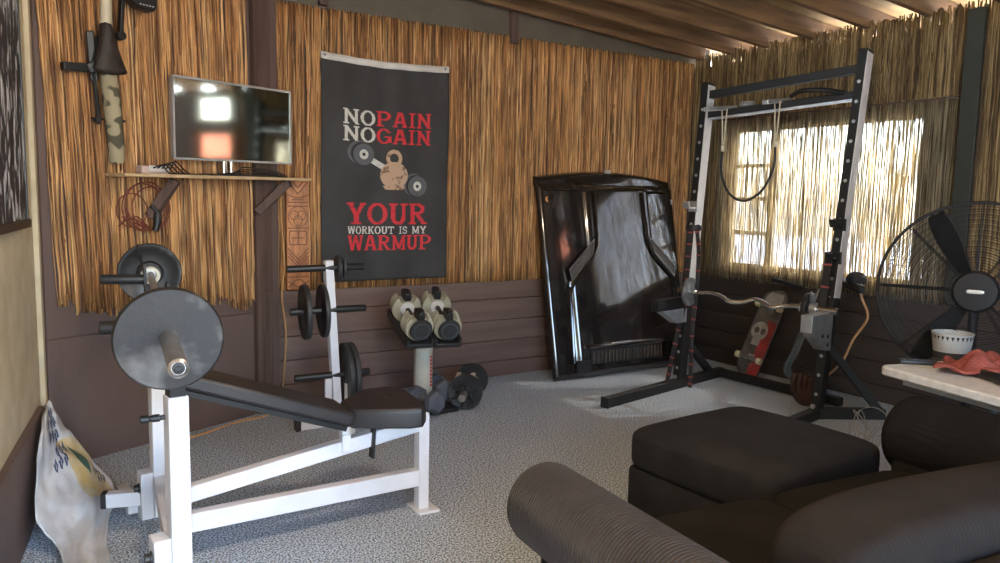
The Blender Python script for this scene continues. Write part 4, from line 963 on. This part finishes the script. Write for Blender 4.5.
# ------------------------------------------------------------------ fan
FC = V((3.74, 1.765, 1.02)); fd = V((-.90, -.42, .06)).normalized(); fxv = V((0, 0, 1)).cross(fd).normalized(); fu = fd.cross(fxv)
RF = .412
fa = thing('pedestal_fan', (3.86, 1.82, 0), 'large black pedestal fan with round wire cage behind the table', 'fan')
def fp(r, a, o): return FC + fxv * (r * math.cos(a)) + fu * (r * math.sin(a)) + fd * o
def dome(r, s): return s * (.10 * (1 - (r / RF) ** 2.2) ** .6 if r < RF else 0)
for s, nm in ((1, 'front_cage'), (-1, 'rear_cage')):
    b = B()
    nr = 27 if s > 0 else 14
    for k in range(nr):
        r_ = .085 + (RF - .085) * k / (nr - 1) * .985; b.tube([fp(r_, 2 * pi * i / 48, dome(r_, s)) for i in range(48)], .0013, 3, closed=True)
    for k in range(8 if s > 0 else 6):
        a = 2 * pi * k / (8 if s > 0 else 6)
        for da in (-.012, .012): b.tube([fp(r_, a + da * .3 / max(r_, .1), dome(r_, s) + .002 * s) for r_ in [.07 + (RF - .07) * i / 10 for i in range(11)]], .0025, 4)
    mk(nm, b, M['fanblack'], fa)
b = B(); b.tube([fp(RF, 2 * pi * i / 64, 0) for i in range(64)], .008, 8, closed=True); mk('cage_rim', b, M['fanblack'], fa)
b = B(); b.lathe([(0, .03), (.085, .022), (.095, 0), (0, 0)], FC + fd * .095, fd, 32); bg = mk('badge', b, M['fanblack'], fa)
b = B(); b.sup((0, 0, 0), (1, 1, 1), .5, .5, 16, 8)
for v in b.bm.verts: v.co = FC + fd * .124 + fxv * (v.co.x * .07) + fu * (v.co.y * .018) + fd * (v.co.z * .006)
mk('badge_plate', b, M['silver'], bg)
for k in range(3):
    a0 = R(118) + 2 * pi * k / 3
    def bl_(u, v, a0=a0):
        r_ = .06 + .34 * v; wd = (.34 + .26 * math.sin(pi * min(1, v * 1.0)) ** .8) * (.085 + .10 * v) / max(r_, .08) * .9
        a = a0 + (u - .5) * wd * 1.3; return fp(r_, a, (u - .5) * -.07)
    mk('blade', B().grid(bl_, 10, 14), M['fanblack'], fa, solid=.005)
b = B(); b.lathe([(0, .06), (.06, .05), (.07, 0), (.07, -.04), (0, -.05)], FC, fd, 24); mk('hub', b, M['fanblack'], fa)
b = B(); b.lathe([(0, 0), (.085, 0), (.095, .04), (.09, .16), (.06, .20), (0, .21)], FC - fd * .09, -fd, 24); mk('motor', b, M['fanblack'], fa)
pc_ = FC - fd * .20
b = B(); b.cyl((pc_.x, pc_.y, .04), (pc_.x, pc_.y, pc_.z - .06), .022, 16); mk('pole', b, M['fanblack'], fa)
b = B(); b.lathe([(0, 0), (.27, 0), (.27, .02), (.05, .05), (.03, .09), (0, .09)], (pc_.x, pc_.y, 0), (0, 0, 1), 32); mk('base', b, M['fanblack'], fa)

# ------------------------------------------------------------------ table and its things
t1, t2 = V((-.22, -.975, 0)).normalized(), V((.975, -.22, 0)).normalized(); T0 = V((3.10, 1.835, 0))
def TB(a, c, z): return T0 + t1 * a + t2 * c + V((0, 0, z))
ta = thing('folding_table', tuple(TB(.48, .28, 0)), 'white plastic folding table with grey legs in front of the fan', 'table')
b = B()
poly = []
LA, LC, rr = .95, .58, .05
for (ca, cc, a0) in ((rr, rr, 180), (LA - rr, rr, 270), (LA - rr, LC - rr, 0), (rr, LC - rr, 90)):
    for i in range(7):
        a = R(a0 + 15 * i); poly.append((ca + rr * math.cos(a), cc + rr * math.sin(a)))
b.prism([TB(p[0], p[1], .682) for p in poly], (0, 0, .038)); mk('tabletop', b, M['table'], ta, bev=.007)
for a in (.16, LA - .16):
    for c in (.20, LC - .08): mk('leg', B().tube([TB(a, c, .68), TB(a + (.05 if a < .6 else -.05), c, .012)], .014, 10), M['greytube'], ta)
    mk('leg_brace', B().cyl(TB(a + .02, .20, .3), TB(a + .02, LC - .08, .3), .011, 10), M['greytube'], ta)
mk('under_rail', B().bar(TB(.1, .06, .668), TB(LA - .1, .06, .668), .03, .028), M['silver'], ta)
c = V((3.55, 1.755, .72))
t = thing('planter_bowl', tuple(c), 'white bowl with dark triangle rim pattern on the table', 'bowl')
mk('bowl', B().lathe([(0, 0), (.066, 0), (.070, .01), (.085, .118), (.087, .122), (.080, .122), (.066, .02), (0, .02)], c, (0, 0, 1), 36), M['bowl'], t)
b = B()
for k in range(26):
    a = 2 * pi * k / 26; 
    def rp_(a, z): r_ = .070 + .015 * (z - .01) / .108 + .0012; return c + V((r_ * math.cos(a), r_ * math.sin(a), z))
    b.faces([rp_(a - .085, .110), rp_(a + .085, .110), rp_(a, .090)], [(0, 1, 2)])
mk('rim_pattern', b, M['inkdark'], t, nofix=True)
b = B(); b.lathe([(.0705, .004), (.0750, .034), (.0740, .036), (.0695, .006)], c, (0, 0, 1), 36, close=True); mk('dark_band', b, M['inkdark'], t)
mk('contents', B().lathe([(0, .10), (.05, .095), (.078, .09)], c, (0, 0, 1), 24), M['soil'], t)
def cloth(u, v):
    p = V((3.31, 1.575, .72)) + V((.11, -.36, 0)) * (u - .25) + V((.20, .06, 0)) * (v - .5) * (1.2 - .5 * u)
    h = 0.015 + .10 * max(0, noise.noise(V((u * 3.2, v * 3.5, 8))) + .45) * math.sin(pi * min(1, max(0, u))) ** .5 * math.sin(pi * v) ** .5 + .012 * math.sin(u * 14 + v * 9)
    return V((p.x + .02 * noise.noise(V((u * 4, v * 4, 1))), p.y + .02 * noise.noise(V((u * 4, v * 4, 9))), .728 + max(0, h)))
one('red_towel', B().grid(cloth, 40, 34), M['redcloth'], (3.38, 1.58, .72), 'crumpled red towel on the table beside the bowl', 'towel', solid=.006)
b = B(); c = V((3.285, 1.76, .73)); b.box(tuple(c), (.155, .045, .018), rz=R(-42), bev=.006); t = thing('remote_control', tuple(c - V((0, 0, .01))), 'slim black remote control lying at the left corner of the table', 'remote control')
mk('body', b, M['black'], t)
b = B()
for i in range(6):
    for j in (-1, 0, 1):
        m_ = Matrix.Rotation(R(-42), 3, 'Z'); b.box(tuple(c + m_ @ V((-.055 + .02 * i, j * .011, .0095))), (.008, .006, .003), rz=R(-42))
mk('button', b, M['hexrub'], t)
b = B(); b.tube(spline([(3.27, 1.50, .738), (3.24, 1.46, .740), (3.18, 1.36, .742), (3.14, 1.30, .738)], 6), [.014] + [.02] * 9 + [.024] * 8 + [.012], 12)
one('knife_sheath', b, M['black'], (3.2, 1.4, .72), 'long black sheath lying in front of the red towel', 'sheath')
b = B(); b.sup((3.62, 1.54, .745), (.16, .22, .05), .6, .6, 24, 12); one('black_pouch', b, M['rubber'], (3.62, 1.54, .72), 'flat black pouch behind the red towel on the table', 'pouch')
b = B(); random.seed(3)
for k in range(9):
    c0 = V((3.72 + random.uniform(-.08, .08), 2.22 + random.uniform(-.08, .08), .12 + random.uniform(0, .15))); r_ = random.uniform(.04, .09); ax = V((random.uniform(-1, 1), random.uniform(-1, 1), random.uniform(-1, 1)))
    x_, y_, _ = frame(ax); b.tube([c0 + x_ * r_ * math.cos(2 * pi * i / 20) + y_ * r_ * math.sin(2 * pi * i / 20) for i in range(20)], .0025, 4, closed=True)
one('wire_coil', b, M['wire'], (3.72, 2.22, 0), 'tangled pale wire coil on the floor left of the table', 'wire')

# ------------------------------------------------------------------ loveseat and ottoman (local frame, front = +v)
lo = thing('loveseat', (2.03, 1.68, 0), 'dark brown corduroy loveseat seen from behind in the foreground', 'sofa', rz=R(-6)); lo['_loc'] = 1
O0 = (0, 0, 0)
def roll(u0, r_, zc):
    def f(u, v):
        th = 2 * pi * u; y = .07 - 1.04 * v
        k = (1 - ((.07 - v) / .07) ** 2 * .75) ** .5 if v < .07 else 1 - .15 * max(0, (v - .95) / .05)
        return V((u0 + r_ * k * math.cos(th), y, zc + r_ * k * math.sin(th) * 1.02 + .02 * v))
    return f
for u0, r_, zc, sgn in ((-.745, .126, .492, -1), (.935, .155, .500, 1)):
    b = B(); f = roll(u0, r_, zc); b.grid(f, 44, 60, wu=True)
    for vv in (0, 1):
        ring = [f(i / 44, vv) for i in range(44)]; cc = sum(ring, V()) / 44 + V((0, .010 if vv == 0 else -.01, .0))
        b.faces([cc] + ring, [(0, i + 1, (i + 1) % 44 + 1) for i in range(44)])
    bmesh.ops.remove_doubles(b.bm, verts=b.bm.verts, dist=1e-4)
    am = mk('arm', b, M['cord_arm'] if u0 < 0 else M['cord_shaded'], lo, org=O0, smooth=70)  # left arm takes the lit cloth tone, right arm the shaded one
    mk('arm_panel', B().box((u0 - sgn * .055, -.47, .27), (.16, .94, .42), bev=.03), M['cord_shaded'], am, org=O0)
mk('base_frame', B().box((0, -.52, .17), (1.32, .80, .24), bev=.03), M['cord_shaded'], lo, org=O0)
for k, (uc, w) in enumerate(((-.325, .655), (.335, .655))):
    mk('seat_cushion', B().sup((uc, -.47, .375), (w, .70, .20), .38, .22, 64, 28, fn=lambda p: V((p.x, p.y, p.z + (.012 * (1 - (p.x / .33) ** 2) * (1 - (p.y / .36) ** 2) if p.z > 0 else 0)))), M['cord_shaded'], lo, org=O0, smooth=70)
def bulge(p): return V((p.x, p.y * (1 + .05 * (1 - (p.x / .68) ** 2)), p.z + (.012 * math.cos(p.x * 2.2) - .028 * (p.x + .67) / 1.3 if p.z > 0 else 0) + .008 * noise.noise(V((p.x * 5, p.y * 5, 0)))))
mk('back_cushion', B().sup((.02, -.86, .555), (1.34, .25, .43), .36, .28, 96, 36, fn=bulge), M['cord_back_shaded'], lo, org=O0, smooth=70)
mk('back_frame', B().box((.0, -1.04, .38), (1.5, .12, .62), bev=.04), M['cord_back_shaded'], lo, org=O0)
for x in (-.82, .82):
    for y in (-.06, -.98): mk('foot', B().lathe([(0, 0), (.022, 0), (.03, .07), (0, .07)], (x, y, 0), (0, 0, 1), 12), M['black'], lo, org=O0)
ot = thing('ottoman', (2.55, 2.02, 0), 'square dark brown suede ottoman in front of the loveseat', 'ottoman', rz=R(3)); ot['_loc'] = 1
mk('top_cushion', B().sup((0, 0, .358), (.78, .74, .20), .30, .20, 80, 28, fn=lambda p: V((p.x, p.y, p.z + (.035 * (1 - (p.x / .42) ** 2) * (1 - (p.y / .38) ** 2) - .012 if p.z > 0 else 0)))), M['suede'], ot, org=O0, smooth=70)
mk('base', B().box((0, 0, .16), (.76, .71, .24), bev=.025), M['suede'], ot, org=O0)
b = B()
for sx_, sy_ in ((1, 1), (1, -1), (-1, 1), (-1, -1)): b.lathe([(0, 0), (.02, 0), (.028, .05), (0, .05)], (sx_ * .32, sy_ * .29, 0), (0, 0, 1), 12)
b.bm.free()
for sx_, sy_ in ((1, 1), (1, -1), (-1, 1), (-1, -1)): mk('foot', B().lathe([(0, 0), (.02, 0), (.028, .05), (0, .05)], (sx_ * .32, sy_ * .29, 0), (0, 0, 1), 12), M['black'], ot, org=O0)

# ------------------------------------------------------------------ outside the window

# ------------------------------------------------------------------ light
w = bpy.data.worlds.new('World'); scn.world = w; w.use_nodes = True
nt = w.node_tree; bg = nt.nodes['Background']
sky = nt.nodes.new('ShaderNodeTexSky'); sky.sky_type = 'NISHITA'; sky.sun_disc = False; sky.sun_elevation = R(48); sky.sun_rotation = R(110); sky.air_density = 1; sky.dust_density = 2
nt.links.new(sky.outputs[0], bg.inputs[0]); bg.inputs[1].default_value = 1.25
sun = bpy.data.lights.new('sun', 'SUN'); sun.energy = 6.0; sun.color = (1, .93, .80); sun.angle = R(.6)
so = bpy.data.objects.new('sun', sun); COL.objects.link(so)
so.rotation_euler = V((1.6, -.6, 1.5)).to_track_quat('Z', 'Y').to_euler(); so.location = (8, 8, 10)
# added warm fill lamp under the rafters above the view, no fixture
pl = bpy.data.lights.new('warm_fill', 'POINT'); pl.energy = 32; pl.color = (1, .80, .56); pl.shadow_soft_size = .06
po = bpy.data.objects.new('warm_fill', pl); COL.objects.link(po); po.location = (1.2, 1.3, 2.55)

# ------------------------------------------------------------------ camera
cam = bpy.data.cameras.new('camera'); cam.sensor_width = 36; cam.lens = 36 * 752 / 1000; cam.clip_start = .02
co = bpy.data.objects.new('camera', cam); COL.objects.link(co)
rt, dw, fw = V((.8465, -.5320, .0202)), V((-.0406, -.1023, -.9939)), V((.5309, .8405, -.1082))
m_ = Matrix((rt, -dw, -fw)).transposed().to_4x4(); m_.translation = V((0, 0, 1.40)); co.matrix_world = m_
scn.camera = co
for o in bpy.data.objects:
    if '_loc' in o: del o['_loc']
scn.view_settings.view_transform = 'Standard'; scn.view_settings.look = 'None'; scn.view_settings.gamma = 1; scn.view_settings.use_curve_mapping = False
scn.view_settings.exposure = 1.65
